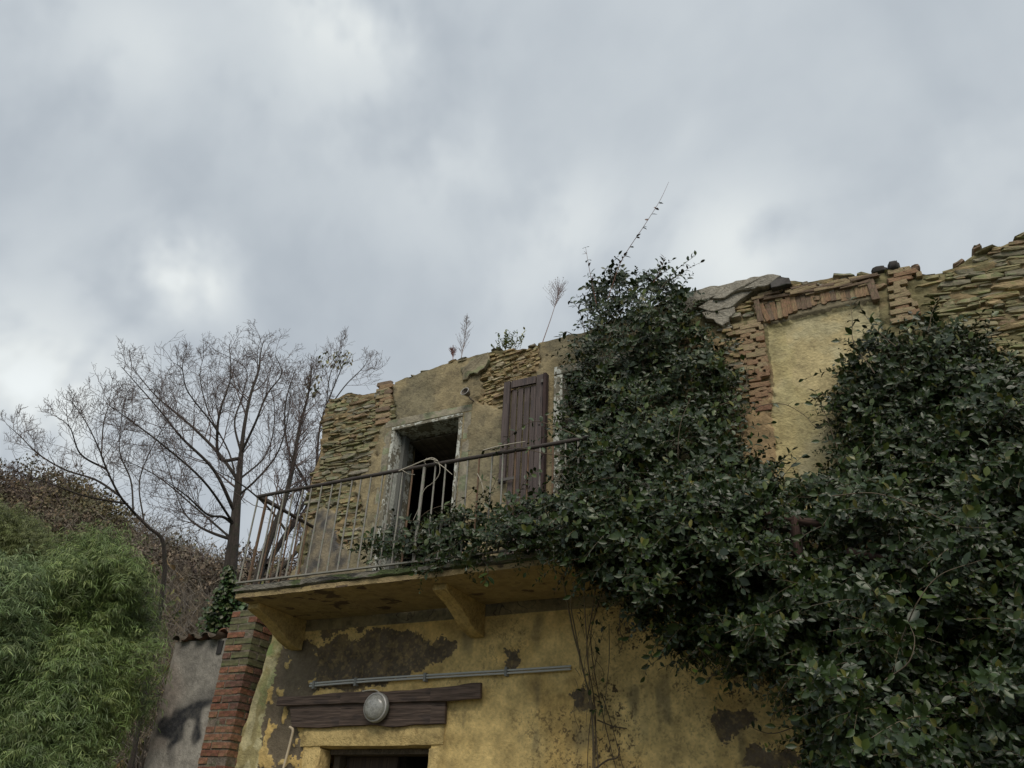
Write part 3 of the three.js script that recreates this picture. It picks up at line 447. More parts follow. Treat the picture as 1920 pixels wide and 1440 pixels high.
// ================================================================== BRICK PIER AND GREY WALL ON THE LEFT
{
  const x1 = -6.235, x0 = -6.615, zf = .14, zb = -.3, top = 3.78;
  const pier = wallThing('brick_pier', 'weathered red brick pier at the left corner of the house', 'pier', x0, 0, zf);
  wpart('mortar', boxUV(box(x0 + .012, x1 - .012, 0, top - .03, zb, zf - .012)), std({ color: col(.235, .195, .15), map: rep(mottleTex, 2, 2), bumpMap: rep(grainTex, 3, 3), bumpScale: .01 }), pier);
  const r = rng(31), bm = (w, h, d, s) => roughBox(-w / 2, w / 2, -h / 2, h / 2, -d / 2, d / 2, .12, .008, s, .0028);
  const G = { s: [1, 2, 3].map((s) => bm(.242, .062, .125, s)), h: [4, 5, 6].map((s) => bm(.118, .062, .16, s)), e: [7, 8, 9].map((s) => bm(.125, .062, .25, s)), f: [12, 13].map((s) => bm(.115, .062, .2, s)) };
  const pierMats = [[.34, .15, .09], [.28, .12, .075], [.37, .19, .115], [.22, .115, .085], [.31, .155, .1]].map((c) => std({ color: col(...c.map((v) => v * .92)), map: rep(mottleTex, 2, 2), bumpMap: grainTex, bumpScale: .005 }));
  const wash = std({ color: col(.46, .42, .37), map: rep(mottleTex, 1, 1) }), mossB = std({ color: col(.17, .165, .085), map: rep(mottleTex, 1, 1) });
  for (let k = 0; k < 52; k++) {
    const y = .035 + k * .072, mat = () => { const q = r(); if (k > 43 && q < .65 || q > .93) return mossB; if (k < 29 && q < mix(.75, .05, k / 29)) return wash; return pierMats[Math.floor(r() * 5)]; };
    const put = (g, x, z) => { const m = part('brick', g[Math.floor(r() * g.length)], mat(), pier); m.position.set(x - x0 + (r() - .5) * .016, y + (r() - .5) * .01, z - zf + (r() - .5) * .01 + (r() < .12 ? -.012 : 0)); m.rotation.set(0, (r() - .5) * .07, (r() - .5) * .05); };
    if (k % 2) { put(G.s, x1 - .121, zf - .062); put(G.h, x1 - .311, zf - .08); put(G.f, x1 - .058, zf - .24); } else { put(G.e, x1 - .062, zf - .125); put(G.s, x1 - .25, zf - .062); put(G.f, x1 - .058, zf - .36); }
  }
  // grey rendered yard wall with a dark spray-painted shape
  const wx0 = -7.5, wtop = 3.5, WW = x0 - wx0;
  const cv = document.createElement('canvas'); cv.width = 512; cv.height = 2048; const cx = cv.getContext('2d');
  const toC = (px, py) => { const p = L(px, py, .0); return [(p[0] - wx0) / WW * 512, (1 - p[1] / wtop) * 2048]; };
  cx.fillStyle = '#000'; cx.fillRect(0, 0, 512, 2048);
  const blob = (pts, a, blur) => { cx.filter = 'blur(' + blur + 'px)'; cx.fillStyle = 'rgba(255,255,255,' + a + ')'; cx.beginPath(); pts.forEach((p, i) => { const q = toC(...p); i ? cx.lineTo(...q) : cx.moveTo(...q); }); cx.closePath(); cx.fill(); cx.filter = 'none'; };
  blob([[292, 1382], [296, 1352], [308, 1342], [320, 1345], [326, 1330], [345, 1327], [362, 1316], [372, 1312], [402, 1308], [400, 1318], [378, 1330], [376, 1350], [378, 1385], [362, 1400], [358, 1385], [366, 1350], [352, 1347], [345, 1360], [343, 1385], [330, 1395], [318, 1410], [312, 1400], [322, 1388], [310, 1386], [298, 1380]], .95, 11);
  blob([[322, 1335], [345, 1325], [370, 1312], [405, 1306], [410, 1280], [395, 1292], [370, 1300]], .45, 22);
  blob([[312, 1410], [330, 1400], [328, 1440], [318, 1440]], .4, 8); blob([[405, 1200], [418, 1198], [416, 1222], [402, 1224]], .0, 3);
  const img = cx.getImageData(0, 0, 512, 2048).data;
  const gtex = texOf(512, 2048, (s, t) => {
    const u = s * WW, y = t * wtop, n = fbm(u * 3, y * 3 + 7, 5), n2 = fbm(u * 22, y * 22, 3), k = .78 + (n2 - .5) * .5, peel = sm(.54, .6, fbm(u * 5 + 2, y * 5, 4)) * sm(2.5, 2.1, y + (n - .5));
    const dk = img[(Math.floor((1 - t) * 2047.9) * 512 + Math.floor(s * 511.9)) * 4] / 255, pink = sm(.5, .7, fbm(u * 2 + 9, y * 2, 3)); let c = [mix(.33, .345, pink), mix(.315, .305, pink), mix(.275, .262, pink)].map((v) => v * k * (1 + (n - .5) * .8));
    if (peel) c = c.map((v, i) => mix(v, [.52, .49, .43][i] * k, peel)); return c.map((v, i) => mix(v, [.022, .024, .027][i], clamp(dk * (1 + (n2 - .5) * .6))));
  });
  gtex.wrapS = gtex.wrapT = THREE.ClampToEdgeWrapping;
  const yard = wallThing('yard_wall', 'grey rendered yard wall with black sprayed marks and broken tiles on top', 'wall', wx0, 0, 0);
  const wg = new THREE.BoxGeometry(WW, wtop, .26, 30, 90, 2); wg.translate(WW / 2, wtop / 2, -.13); { const p = wg.attributes.position, uv = []; for (let i = 0; i < p.count; i++) { uv.push(p.getX(i) / WW, p.getY(i) / wtop); const x = p.getX(i), y = p.getY(i); if (p.getZ(i) > -.01) p.setZ(i, (fbm(x * 6, y * 6, 3) - .5) * .02); if (x < .001) p.setX(i, (fbm(y * 8, 3, 3) - .5) * .03); } wg.setAttribute('uv', new THREE.Float32BufferAttribute(uv, 2)); wg.computeVertexNormals(); }
  part('render', wg, std({ map: gtex, bumpMap: rep(grainTex, 2, 6), bumpScale: .008 }), yard);
  const hp = L(414, 1213, .0), hole = part('recess', box(hp[0] - wx0 - .04, hp[0] - wx0 + .03, hp[1] - .075, hp[1] + .065, -.05, .012), std({ color: col(.03, .03, .03) }), yard); hole.userData.label = 'small black vent plate';
  const tr = rng(17), tg = [0, 1, 2].map((s) => { const n = 7, P = [], I = [], q = rng(50 + s); for (let j = 0; j < 4; j++) for (let i = 0; i <= n; i++) { const a = i / n * Math.PI, rr = (.085 - j * .006), e = j === 3 ? (q() - .5) * .05 : 0; for (const t of [0, -.014]) P.push(Math.cos(a) * (rr + t), Math.sin(a) * (rr + t) * .75, .02 - j * .1 + e); } const w = (n + 1) * 2; for (let j = 0; j < 3; j++) for (let i = 0; i < n; i++) for (const t of [0, 1]) { const b = j * w + i * 2 + t; I.push(b, b + 2, b + w, b + 2, b + w + 2, b + w); } for (let i = 0; i < n; i++) I.push(i * 2, i * 2 + 1, i * 2 + 2, i * 2 + 2, i * 2 + 1, i * 2 + 3); const g = new THREE.BufferGeometry(); g.setAttribute('position', new THREE.Float32BufferAttribute(P, 3)); g.setIndex(I); g.computeVertexNormals(); g.setAttribute('uv', new THREE.Float32BufferAttribute(P.filter((_, i) => i % 3 < 2), 2)); return g; });
  const tm = [[.34, .17, .10], [.25, .13, .09], [.42, .30, .22], [.12, .1, .07]].map((c) => std({ color: col(...c), map: mottleTex }));
  for (let k = 0; k < 8; k++) { const m = part('roof_tile', tg[k % 3], tm[[3, 0, 3, 1, 3, 2, 0, 2][k]], yard); m.position.set(.06 + k * .115, wtop + .004 + (tr() - .5) * .01 + (k > 5 ? .03 : 0), .03 + tr() * .05); m.rotation.set((tr() - .3) * .25, (tr() - .5) * .5, (tr() - .5) * .5 + (k % 2 ? Math.PI : 0)); if (k % 2) m.position.y += .05; }
}

// ================================================================== LEAVES
function leafGeo(len, wid, fold, curl, n = 4) {                      // one leaf lying along +y, folded along the midrib
  const P = [], I = [], prof = [.0, .62, 1, .86, .48, 0];
  for (let k = 0; k <= n; k++) { const t = k / n, w = wid * .5 * lerpTable([[0, .06], [.22, .7], [.48, 1], [.75, .74], [1, 0]], t), y = t * len, z = -curl * t * t * len; P.push(-w, y, z + w * fold, 0, y, z, w, y, z + w * fold); }
  for (let k = 0; k < n; k++) { const a = k * 3; for (const s of [0, 1]) { I.push(a + s, a + s + 1, a + s + 3); if (k < n - 1) I.push(a + s + 1, a + s + 4, a + s + 3); } }
  const g = new THREE.BufferGeometry(); g.setAttribute('position', new THREE.Float32BufferAttribute(P, 3)); g.setAttribute('uv', new THREE.Float32BufferAttribute(P.filter((_, i) => i % 3 < 2).map((v) => v * 10), 2)); g.setIndex(I); g.computeVertexNormals(); return g;
}
function paint(g, c) { const n = g.attributes.position.count, a = new Float32Array(n * 3); for (let i = 0; i < n; i++) a.set(c, i * 3); g.setAttribute('color', new THREE.BufferAttribute(a, 3)); return g; }
const qUp = V(0, 1, 0);
function orient(dir, roll) { const q = new THREE.Quaternion().setFromUnitVectors(qUp, dir.clone().normalize()); return q.multiply(new THREE.Quaternion().setFromAxisAngle(qUp, roll)); }
function leafQuat(dir, face) { const y = dir.clone().normalize(), z = face.clone().addScaledVector(y, -face.dot(y)).normalize(), x = V().crossVectors(y, z); return new THREE.Quaternion().setFromRotationMatrix(new THREE.Matrix4().makeBasis(x, y, z)); }
// leafy shoots of the evergreen climber: a curved stem with alternate oval leaves
const EV = { leaf: [leafGeo(1, .54, .3, .1), leafGeo(1, .48, .45, .22), leafGeo(1, .6, .2, .05)], shoots: [], mats: [] };
{
  const r = rng(41);
  const leafCols = [[.019, .038, .009], [.026, .048, .010], [.015, .030, .009], [.050, .078, .014], [.10, .105, .024], [.17, .09, .03]];
  for (let s = 0; s < 6; s++) {
    const leaves = [], bend = .25 + r() * .5, n = 13 + Math.floor(r() * 4), Lh = .27 + r() * .1, stem = [];
    const pt = (t) => V(Math.sin(t * 2 + s) * .012, t * Lh, -bend * t * t * Lh * .8);
    for (let k = 0; k <= 5; k++) stem.push(pt(k / 5));
    for (let k = 0; k < n; k++) {
      const t = .1 + .9 * k / (n - 1), a = k * 2.4 + r() * .8, tang = pt(Math.min(1, t + .02)).sub(pt(t - .02)).normalize();
      const side = V(Math.cos(a), 0, Math.sin(a)), d = tang.clone().multiplyScalar(.55 + (k === n - 1 ? 2 : 0)).addScaledVector(side, .9).add(V(0, .1, 0)).normalize();
      const face = tang.clone().multiplyScalar(.9).addScaledVector(side, -.25).add(V((r() - .5) * .5, .5, .3 + (r() - .5) * .5)), len = (.04 + r() * r() * .05) * (t > .85 ? .75 : 1);
      leaves.push({ m: new THREE.Matrix4().compose(pt(t), leafQuat(d, face), V(len, len, len)), v: Math.floor(r() * 3), c: r() < .14 ? 3 : r() < .05 ? 4 : r() < .012 ? 5 : Math.floor(r() * 3) });
    }
    const gs = leaves.map((l) => paint(EV.leaf[l.v].clone(), leafCols[l.c]).applyMatrix4(l.m)); gs.push(paint(new GB().tube(stem, .0028, .0012, 4).geo(), [.09, .07, .045]));
    EV.shoots.push({ geo: mergeGeometries(gs), leaves, stem });
  }
  EV.inst = new THREE.MeshStandardMaterial({ vertexColors: true, roughness: .43, side: THREE.DoubleSide });
  EV.mats = leafCols.map((c) => new THREE.MeshStandardMaterial({ color: col(...c), roughness: .43, side: THREE.DoubleSide }));
  EV.red = new THREE.MeshStandardMaterial({ color: col(.11, .055, .03), roughness: .45, side: THREE.DoubleSide });
  EV.bark = std({ color: col(.16, .12, .085), map: rep(mottleTex, 2, 4) });
}
function instanced(name, geo, mat, list, parent, kind = 'stuff') {   // list: {m: Matrix4, c?: [r,g,b]}
  const im = new THREE.InstancedMesh(geo, mat, list.length); im.name = name; shadow(im); const c = new THREE.Color();
  list.forEach((l, i) => { im.setMatrixAt(i, l.m); if (l.c) im.setColorAt(i, c.setRGB(...l.c)); }); if (kind) im.userData.kind = kind; parent.add(im); return im;
}
// an evergreen climber grown over part of the facade; outline in photograph pixels, thickness in metres off the wall
function climber(label, outline, base, thick, seed, dens, deep, opts = {}) {
  const r = rng(seed), b = bbox(outline), root = wallThing('evergreen_climber', label, 'shrub', base[0], base[1], base[2]);
  const lists = EV.shoots.map(() => []), near = []; let area = 0; for (let i = 0; i < outline.length; i++) { const a = outline[i], c = outline[(i + 1) % outline.length]; area += a[0] * c[1] - c[0] * a[1]; } area = Math.abs(area) / 2;
  const lumps = []; for (let k = 0; k < area / 2600; k++) { const x = mix(b[0], b[2], r()), y = mix(b[1], b[3], r()); lumps.push([x, y, 28 + r() * 34, r()]); }
  const surfW = (x, y) => { const e = edgeDist(outline, x, y), dome = sm(-25, 85, e), T = thick(x, y); let l = 0; for (const q of lumps) { const d = Math.hypot(x - q[0], (y - q[1]) * 1.1) / q[2]; if (d < 1) l = Math.max(l, (1 - d * d) * q[3]); } return T[0] + (T[1] - T[0]) * dome * (.24 + .85 * l) + .04; };
  const N = Math.round(area / 1000 * dens);
  for (let k = 0; k < N; k++) {
    const x = mix(b[0], b[2], r()), y = mix(b[1], b[3], r()); if (edgeDist(outline, x, y) < 6) { continue; }
    const T = thick(x, y), ws = surfW(x, y), inner = r() < deep, w = inner ? mix(T[0], ws - .12, r()) : ws - .2 * r() * r();
    const p = LV(x, y, w), d = V((r() - .5) * 1.5, .15 + (r() - .4) * 1.1, inner ? r() - .2 : .55 + r() * .7).normalize(); const s = .75 + r() * .5, v = Math.floor(r() * 6), roll = leafQuat(d, V((r() - .5) * .8, .9, .5));
    const m = new THREE.Matrix4().compose(p.clone().addScaledVector(d, -.14).sub(root.origin0), roll, V(s, s, s)), t = .75 + r() * .55, yel = r() < .12 ? 1.35 : 1;
    if (!inner && near.length < 24 && r() < .02) near.push([m, v]); else lists[v].push({ m, c: [t * yel, t * (yel > 1 ? 1.2 : 1), t * .95] });
  }
  for (let i = 0, j = outline.length - 1; i < outline.length; j = i++) {   // stray shoots reaching out of the outline
    const a = outline[j], c = outline[i], len = Math.hypot(c[0] - a[0], c[1] - a[1]), nx = (c[1] - a[1]) / len, ny = -(c[0] - a[0]) / len;
    for (let k = 0; k < len / 20; k++) { const t = r(), x = mix(a[0], c[0], t), y = mix(a[1], c[1], t), T = thick(x, y), w = mix(T[0], T[1], .15 + .45 * r()), p = LV(x - nx * 20, y - ny * 20, w), d = V(nx + (r() - .5), -ny * .9 + .35 + (r() - .5) * .6, .25 + (r() - .5) * .5).normalize(), sc = .5 + r() * r() * .6, v = Math.floor(r() * 6); lists[v].push({ m: new THREE.Matrix4().compose(p.sub(root.origin0), leafQuat(d, V((r() - .5) * .8, .9, .5)), V(sc, sc, sc)), c: [.9 + r() * .5, .9 + r() * .4, .9] }); }
  }
  lists.forEach((l, i) => l.length && instanced('foliage', EV.shoots[i].geo, EV.inst, l, root));
  for (const [m, v] of near) for (const l of EV.shoots[v].leaves) { const o = part('leaf', EV.leaf[l.v], EV.mats[l.c], root); m.clone().multiply(l.m).decompose(o.position, o.quaternion, o.scale); }
  const st = new GB(); for (const [m, v] of near) st.tube(EV.shoots[v].stem.map((p) => p.clone().applyMatrix4(m)), .0028, .0012, 4);
  for (const s of opts.stems || []) st.tube(curve(s.map((p) => LV(p[0], p[1], p[2]).sub(root.origin0)), 18), s.r || .012, (s.r || .012) * .4, 6);
  if (st.p.length) part('stem', st.geo(), EV.bark, root);
  // long whips: thin shoots with leaves standing out of the mass
  const wl = EV.leaf.map(() => []); let wn = 0;
  for (const wp of opts.whips || []) {
    const pts = curve(wp.p.map((p) => LV(p[0], p[1], p[2]).sub(root.origin0)), 26); part('whip', new GB().tube(pts, .0045, .0014, 5).geo(), wp.red ? std({ color: col(.14, .07, .05) }) : EV.bark, root);
    const n = wp.n || 12; for (let k = 0; k < n; k++) { const t = mix(wp.a ?? .15, wp.b ?? 1, k / (n - 1)), i = Math.min(25, Math.floor(t * 26)), q = pts[i].clone().lerp(pts[i + 1], t * 26 - i), tg = pts[i + 1].clone().sub(pts[i]).normalize(); for (const sd of wp.alt ? [k % 2 ? 1 : -1] : [1, -1]) { const side = V(r() - .5, r() - .5, r() - .5).cross(tg).normalize().multiplyScalar(sd), d = tg.clone().multiplyScalar(.6).add(side).normalize(), s = (wp.s || .055) * (n > 4 ? 1.6 : 1) * (.75 + r() * .45) * (1 - t * .3), o = part('leaf', EV.leaf[k % 3], wp.red && k % 2 ? EV.red : EV.mats[[0, 1, 3][k % 3]], root); o.position.copy(q); o.quaternion.copy(leafQuat(d, V(r() - .5, .8, .6))); o.scale.setScalar(s); } }
  }
  return root;
}

// ================================================================== THE EVERGREEN CLIMBERS
climber('tall dark evergreen climber rising above the wall head beside the shutter', [[1072, 655], [1095, 600], [1100, 545], [1135, 508], [1205, 500], [1262, 508], [1300, 545], [1312, 590], [1345, 640], [1375, 700], [1392, 770], [1385, 840], [1420, 860], [1462, 880], [1470, 960], [1440, 1080], [1380, 1200], [1300, 1240], [1240, 1200], [1165, 1130], [1110, 1095], [1075, 1060], [1060, 960], [1062, 870], [1040, 800], [1062, 720]],
  [-1.2, slabY, .3], (x, y) => [lerpTable([[640, .02], [760, .1], [840, .55], [930, .8], [1030, 1.0], [1100, .7], [1240, .5]], y), lerpTable([[520, .5], [640, .62], [800, 1.0], [950, 1.4], [1200, 1.4]], y)], 71, 15, .42, {
  whips: [{ p: [[1140, 560, .4], [1165, 490, .42], [1210, 420, .42], [1238, 375, .42], [1254, 341, .4]], n: 9, a: .22, b: .72, s: .045, red: 1 }, { p: [[1118, 570, .3], [1106, 510, .32], [1098, 464, .32]], n: 7, a: .2, s: .05, red: 1 }, { p: [[1240, 540, .35], [1270, 505, .36], [1304, 479, .36]], n: 9, a: .2, s: .045 }, { p: [[1225, 530, .3], [1240, 505, .3], [1246, 484, .3]], n: 6, a: .2, s: .055, red: 1 }, { p: [[1100, 640, .3], [1085, 580, .32], [1070, 563, .3]], n: 5, a: .3, s: .06 }, { p: [[1090, 640, .2], [1060, 622, .2], [1050, 632, .2]], n: 5, a: .3, s: .06 },
    { p: [[1090, 820, .9], [1040, 800, .98], [1000, 790, 1.0], [960, 815, 1.0], [930, 845, .98]], n: 10, a: .1, s: .05 }, { p: [[1100, 860, .9], [1020, 850, 1.0], [975, 840, 1.02], [925, 843, .98], [880, 846, .97]], n: 7, a: .1, s: .05 }, { p: [[1350, 760, .4], [1390, 740, .42], [1400, 690, .4], [1370, 640, .38]], n: 8, s: .05 }, { p: [[1360, 800, .4], [1430, 760, .25], [1470, 758, .2], [1510, 780, .22], [1530, 800, .3], [1560, 795, .4]], n: 7, s: .045, alt: 1 },
    { p: [[1140, 640, .6], [1160, 590, .66], [1200, 565, .66]], n: 3, s: .05 }, { p: [[1270, 880, .9], [1275, 800, 1.0], [1295, 745, .95]], n: 3, s: .05 }],
  stems: [Object.assign([[1560, 1440, .25], [1450, 1200, .3], [1300, 950, .3], [1230, 800, .3], [1200, 650, .25]], { r: .03 }), Object.assign([[1570, 1440, .2], [1440, 1100, .3], [1330, 880, .3], [1290, 680, .2]], { r: .022 })] });
climber('low evergreen climber trailing along the balcony floor through the railing bars', [[665, 1040], [690, 1008], [735, 985], [790, 985], [850, 952], [905, 945], [960, 935], [1010, 930], [1060, 905], [1110, 900], [1120, 1000], [1095, 1085], [1060, 1050], [1000, 1035], [940, 1030], [890, 1050], [860, 1072], [800, 1068], [770, 1050], [715, 1044]],
  [-3.2, slabY, .8], (x, y) => [lerpTable([[700, .7], [820, .82], [1080, 1.0]], x), lerpTable([[680, 1.1], [900, 1.28], [1080, 1.45]], x)], 72, 17, .4, {
  whips: [{ p: [[760, 1010, .8], [800, 960, .9], [870, 935, .94], [905, 900, .96]], n: 6, s: .05 }, { p: [[960, 960, .9], [985, 900, .96], [1010, 880, 1]], n: 8, s: .05 }, { p: [[900, 960, .9], [930, 900, .9], [950, 840, .9]], n: 6, s: .045 }, { p: [[905, 1040, 1.0], [915, 1075, 1.03], [910, 1092, 1.03]], n: 6, s: .06 }, { p: [[1000, 1000, 1.0], [1060, 900, 1.0], [1075, 850, 1]], n: 9, s: .05 }] });
climber('large dark evergreen climber filling the right side down to the bottom edge', [[1475, 900], [1560, 880], [1563, 830], [1556, 760], [1575, 700], [1600, 650], [1640, 625], [1690, 615], [1740, 596], [1800, 606], [1880, 648], [1930, 700], [2060, 760], [2060, 1640], [1530, 1640], [1505, 1440], [1495, 1370], [1485, 1300], [1440, 1262], [1370, 1255], [1330, 1180], [1390, 1040], [1420, 930]],
  [.2, 0, .3], (x, y) => [lerpTable([[620, .04], [900, .1], [1100, .5]], y), lerpTable([[620, .4], [800, .75], [950, 1.3], [1200, 1.75], [1440, 2.0]], y)], 73, 12, .42, {
  whips: [{ p: [[1640, 700, .5], [1600, 640, .5], [1598, 600, .45], [1594, 562, .42]], n: 8, s: .065, a: .2 }, { p: [[1680, 650, .45], [1640, 615, .42], [1612, 575, .4]], n: 5, s: .06, a: .2 }, { p: [[1570, 840, .3], [1545, 770, .3], [1528, 735, .3]], n: 7, s: .06, a: .3 }, { p: [[1740, 620, .3], [1750, 580, .3], [1755, 570, .3]], n: 5, s: .06 },
    { p: [[1560, 930, 1.3], [1640, 925, 1.4], [1720, 950, 1.45], [1790, 985, 1.45], [1850, 990, 1.4]], n: 6, s: .06, alt: 1 }, { p: [[1690, 1200, 1.6], [1720, 1130, 1.75], [1760, 1080, 1.75], [1840, 1050, 1.7]], n: 8, s: .06 }, { p: [[1660, 1275, 1.7], [1705, 1240, 1.8], [1715, 1200, 1.8], [1705, 1170, 1.75]], n: 2, s: .06 }, { p: [[1400, 1250, 1.0], [1330, 1225, .6], [1270, 1225, .4], [1245, 1215, .35]], n: 7, s: .06, alt: 1 }, { p: [[1390, 1230, .8], [1370, 1260, .6], [1368, 1300, .5]], n: 7, s: .055 }, { p: [[1500, 1360, .7], [1440, 1375, .4], [1400, 1360, .35]], n: 6, s: .05, alt: 1 }],
  stems: [Object.assign([[1620, 1640, .3], [1640, 1300, .35], [1660, 1000, .2], [1700, 760, .1]], { r: .035 }), Object.assign([[1760, 1640, .4], [1780, 1250, .4], [1800, 950, .3], [1760, 760, .1]], { r: .03 })] });

{ // weathered timbers half buried in the climbers
  const o = L(1480, 980, .95), g = wallThing('broken_trellis', 'broken reddish wooden trellis half buried among the evergreen climbers', 'timber', o[0], o[1], 1.0);
  const m = std({ color: col(.12, .07, .055), map: rep(woodTex, 2, 1) });
  const beam = (a, b, w) => { const p = LV(...a), q = LV(...b); const n = 6, pts = []; for (let k = 0; k <= n; k++) pts.push(p.clone().lerp(q, k / n)); wpart('timber', new GB().tube(pts, w, w, 4, true).geo(), m, g); };
  beam([1440, 962, .95], [1450, 1060, .95], .035); beam([1490, 970, .95], [1496, 1050, .95], .04); beam([1436, 968, .93], [1550, 985, .97], .035); beam([1590, 1035, .95], [1700, 1056, 1.0], .04);
}
{ // bare hanging stems below the balcony
  const o = L(1100, 1060, .95), g = wallThing('dry_vine', 'bare dry vine stems hanging from the balcony edge down the ochre wall', 'vine', o[0], o[1], .9);
  const m = std({ color: col(.26, .20, .135), map: rep(mottleTex, 3, 3) }), dk = std({ color: col(.10, .075, .05) }), r = rng(61);
  const run = (pts, rad, mat = m) => wpart('stem', new GB().tube(curve(pts.map((p) => LV(...p)), 30), rad, rad * .7, 5).geo(), mat, g);
  run([[1098, 900, 1.02], [1097, 1000, 1.02], [1095, 1100, .8], [1100, 1200, .5], [1104, 1260, .3], [1110, 1330, .12], [1116, 1440, .06], [1118, 1500, .06]], .006);
  run([[1055, 1080, .7], [1062, 1120, .5], [1076, 1190, .3], [1092, 1250, .2], [1108, 1330, .1], [1112, 1400, .05], [1110, 1500, .05]], .008); run([[1078, 1090, .7], [1070, 1130, .5], [1078, 1180, .35], [1094, 1260, .15], [1112, 1330, .06], [1122, 1440, .05]], .007);
  run([[1120, 1080, .7], [1110, 1150, .5], [1100, 1220, .3], [1116, 1330, .06], [1113, 1500, .04]], .006, dk); run([[1126, 1120, .4], [1108, 1190, .25], [1120, 1290, .08], [1135, 1360, .04], [1155, 1440, .04]], .005, dk);
  run([[1163, 1140, .6], [1162, 1180, .45], [1167, 1205, .35], [1161, 1222, .3]], .005); run([[1142, 1170, .5], [1142, 1240, .3], [1136, 1300, .12], [1130, 1370, .04]], .004); run([[1120, 1350, .05], [1150, 1362, .03], [1175, 1366, .03]], .006, dk); run([[1118, 1440, .05], [1140, 1425, .04], [1158, 1420, .04], [1162, 1400, .04]], .008, dk);
  run([[1113, 1310, .06], [1104, 1380, .04], [1100, 1500, .04]], .004, dk); run([[1128, 1300, .06], [1150, 1370, .03], [1168, 1440, .03]], .004, dk);
  for (let k = 0; k < 34; k++) { const t = r(), p = [mix(1075, 1125, r()), mix(1150, 1330, t), mix(.35, .06, t)], q = [p[0] + (r() - .5) * 34, p[1] + r() * 60, Math.max(.03, p[2] - .08)]; run([p, [(p[0] + q[0]) / 2 + (r() - .5) * 12, (p[1] + q[1]) / 2, p[2]], q], .0025, r() < .5 ? dk : m); }
  for (let k = 0; k < 36; k++) { const p = LV(mix(1078, 1140, r()), mix(1100, 1345, r()), .12 + r() * .2).sub(g.origin0), l = part('leaf', EV.leaf[k % 3], EV.mats[k % 4], g); l.position.copy(p); l.quaternion.copy(leafQuat(V(r() - .5, r() - .6, r() - .2), V(r() - .5, .6, .7))); l.scale.setScalar(.04 + r() * .03); }
}
{ // dry tendrils wound round the top rail
  const o = L(800, 868, .96), g = wallThing('dry_tendril', 'knot of dry grey tendrils wound round the balcony rail', 'vine', o[0], o[1], .94), m = std({ color: col(.40, .37, .30) });
  const run = (pts, rad) => wpart('stem', new GB().tube(curve(pts.map((p) => LV(...p)), 22), rad, rad * .6, 5).geo(), m, g);
  run([[748, 883, .98], [775, 872, 1.0], [800, 862, 1.0], [815, 862, .97], [808, 874, .93], [796, 868, .95], [800, 860, .99], [822, 865, .99]], .0065);
  run([[795, 866, .97], [808, 858, .99], [822, 866, .98], [824, 888, .97], [812, 905, .96], [798, 915, .95], [790, 930, .95], [786, 950, .95], [775, 975, .95]], .004); run([[815, 866, .97], [826, 872, .97], [834, 878, .97], [848, 890, .96]], .005); run([[752, 880, .96], [765, 888, .95], [778, 890, .95]], .004); run([[905, 845, .96], [930, 838, 1.0], [960, 832, 1.0], [985, 828, .98]], .007);
  run([[895, 888, .95], [903, 905, .95], [906, 925, .95], [900, 945, .95]], .004);
}

// ================================================================== WEEDS ON THE WALL HEAD
function plume(label, base, tip, spread, seed, bareTo, colr) {
  const r = rng(seed), p0 = LV(...base), g = wallThing('dry_weed', label, 'weed', p0.x, p0.y, p0.z), p1 = LV(...tip), m = std({ color: col(...colr) });
  const axis = curve([p0, p0.clone().lerp(p1, .5).add(V(.012, 0, 0)), p1], 16); wpart('stalk', new GB().tube(axis, .006, .0015, 5).geo(), m, g);
  const tw = new GB(), H = p0.distanceTo(p1);
  for (let k = 0; k < 70; k++) { const t = mix(bareTo, .98, r()), i = Math.floor(t * 15), q = axis[i].clone().lerp(axis[i + 1], t * 15 - i), l = spread * H * Math.pow(1 - Math.abs((t - bareTo) / (1 - bareTo) - .35) * .9, 1) * (.5 + r() * .6), a = r() * 6.28, d = V(Math.cos(a), 1.3 + r(), Math.sin(a)).normalize(); const e = q.clone().addScaledVector(d, l); tw.tube([q, q.clone().addScaledVector(d, l * .5).add(V(0, .004, 0)), e], .0016, .001, 3); for (let c = 0; c < 4; c++) { const s = q.clone().lerp(e, .4 + .2 * c), f = V(r() - .5, r(), r() - .5).multiplyScalar(.03); tw.tri(s, s.clone().add(f), s.clone().add(V(.006, .004, .004))); } }
  wpart('seed_head', tw.geo(), m, g); return g;
}
plume('tall pale dry weed standing left on the wall head above the open door', [864, 676, -.15], [876, 590, -.15], .3, 81, .12, [.30, .26, .25]);
plume('leaning reddish dry weed with a brush tip between tuft and climber', [1017, 643, -.15], [1052, 532, -.15], .34, 82, .62, [.26, .18, .16]);
plume('tiny reddish weed beside the tall dry weed at the wall head', [849, 681, -.12], [846, 655, -.12], .5, 83, .4, [.28, .15, .14]);
